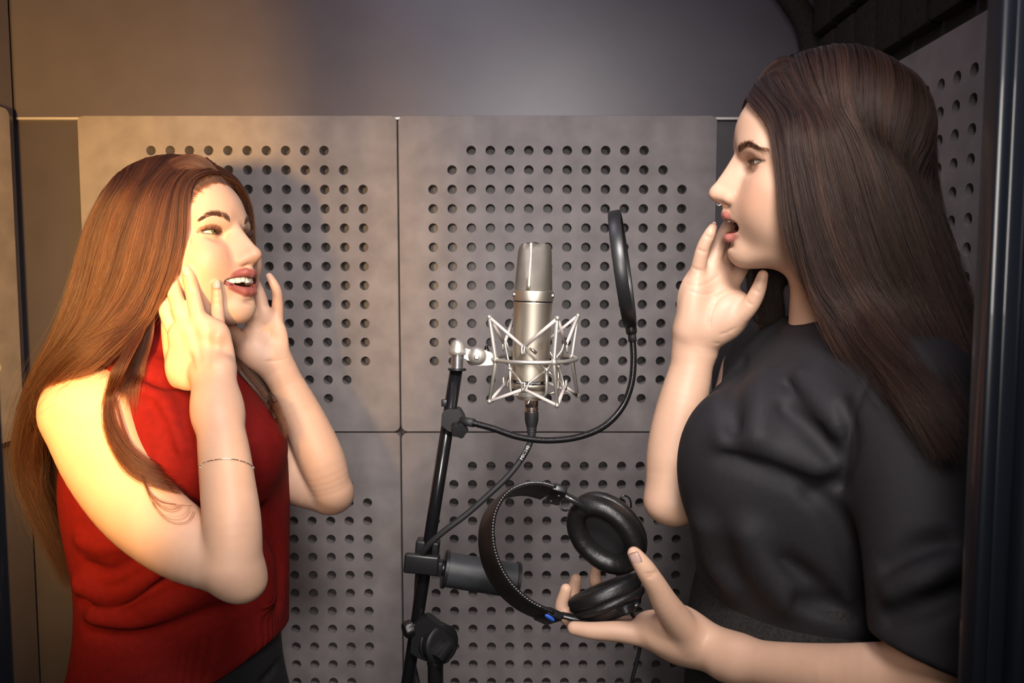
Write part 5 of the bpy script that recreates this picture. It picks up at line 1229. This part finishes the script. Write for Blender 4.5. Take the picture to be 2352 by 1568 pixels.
bm = bmesh.new(); tube(bm, catmull([A(1330, 1396, YH), A(1345, 1404, YH-.002), A(1352, 1396, YH), A(1345, 1390, YH+.002)], 5), .0009, 8); obj('wire_loop', bm, 'nickel', hp)
bm = bmesh.new(); tube(bm, catmull([A(1440, 1390, YH+.03), A(1462, 1430, YH+.05), A(1470, 1480, YH+.05), A(1462, 1520, YH+.048), A(1449, 1575, YH+.045), A(1440, 1640, YH+.045), A(1446, 1800, YH+.045)], 8), .0023, 10); obj('cord', bm, 'blackmatte', hp)
# ------------------------------------------------------------------ small things worn
bm = bmesh.new(); Pb = []
for px, py in ((459, 1073), (462, 1066), (470, 1061), (485, 1057), (503, 1054), (520, 1053), (540, 1055), (560, 1060), (575, 1067), (582, 1074)):
    y = probe(fL, px, py, .7, 1.0); Pb.append(A(px, py, (y if y and y < .91 else .872)-.0012))
bk_ = [A(x, y, .925) for x, y in ((583, 1079), (560, 1082), (520, 1084), (480, 1081), (459, 1077))]
path_b = resample(Pb+bk_[:0], 60); tube(bm, path_b, .00055, 6)
for i in range(3, 60, 7): ball(bm, Vector(path_b[i]), .0011, 1)
ball(bm, Vector(path_b[0]), .0016, 2); ball(bm, Vector(path_b[-1]), .0016, 2)
bm2 = bmesh.new(); tube(bm, resample([path_b[-1]]+bk_+[path_b[0]], 40), .00055, 6); obj('bracelet', bm, 'silver', PL)
bm = bmesh.new(); nc = HR.w((118.5, 6.0, -42.5)); tube(bm, [nc+HR.R@(np.array((math.cos(t)*2.6, 1.0, math.sin(t)*2.6))*HR.s) for t in np.linspace(-2.6, -.2, 12)], .0006, 8); obj('nose_ring', bm, 'silver', PR)
M['nail'] = mat('pale_pink_nail_polish', (.78, .62, .55), .2, coat=.5); M['nailR'] = mat('natural_nail', (.86, .64, .56), .25, coat=.4)
def nail(f, parent, m, px, py, ang, L_, W_, y0=.5, y1=1.2, tilt=0):
    """a thin curved plate lying on the fingertip; ang = direction of the fingertip in the photo (degrees from up, clockwise)"""
    y = probe(f, px, py, y0, y1)
    if y is None: return
    c = V3(A(px, py, y)); e = 2
    def hit(dx, dy):
        yy = probe(f, px+dx, py+dy, y0, y1); return V3(A(px+dx, py+dy, yy if yy and abs(yy-y) < .008 else y+.002))
    nrm = (hit(e, 0)-hit(-e, 0)).cross(hit(0, -e)-hit(0, e)).normalized()
    if nrm.y > 0: nrm = -nrm
    c = c-nrm*tilt
    d = Vector((math.sin(D_(ang)), 0, math.cos(D_(ang)))); d = (d-nrm*d.dot(nrm)).normalized(); s_ = d.cross(nrm)
    bm = bmesh.new(); g = []
    for i in range(9):
        v_ = i/8*2-1; row = []
        for j in range(9):
            u_ = j/8*2-1; w = W_*(1-.12*max(0, v_)**2-.25*max(0, -v_)**4); l = L_*v_*(1-.12*u_*u_*(1 if v_ > 0 else .6))
            row.append((u_*w, l, .0010-.28*W_*u_*u_-.0007*v_*v_+.0004*(v_ > .9)))
        g.append([bm.verts.new(c+s_*a+d*b+nrm*h_) for a, b, h_ in row])
    for i in range(8):
        for j in range(8): bm.faces.new((g[i][j], g[i][j+1], g[i+1][j+1], g[i+1][j]))
    bmesh.ops.solidify(bm, geom=bm.faces[:], thickness=.0005); bmesh.ops.recalc_face_normals(bm, faces=bm.faces[:])
    obj('fingernail', bm, m, parent)
nail(fL, PL, 'nail', 497.5, 653, 0, .0058, .0043); nail(fL, PL, 'nail', 428.5, 622, -6, .0066, .0046); nail(fL, PL, 'nail', 389, 626, -8, .0058, .0042); nail(fL, PL, 'nail', 370, 650, -6, .0052, .0036)
nail(fR, PR, 'nailR', 1459, 1283, -30, .0066, .0056, .5, .85, .0006)

bm = bmesh.new(); ball(bm, (0, 0, 0), 1, 2); bm.transform(Matrix.Translation(A(1639.5, 516, .9125)) @ Matrix.Rotation(D_(20), 4, 'Y') @ Matrix.Diagonal((.0028, .0014, .0042, 1))); obj('fingernail', bm, 'nailR', PR)
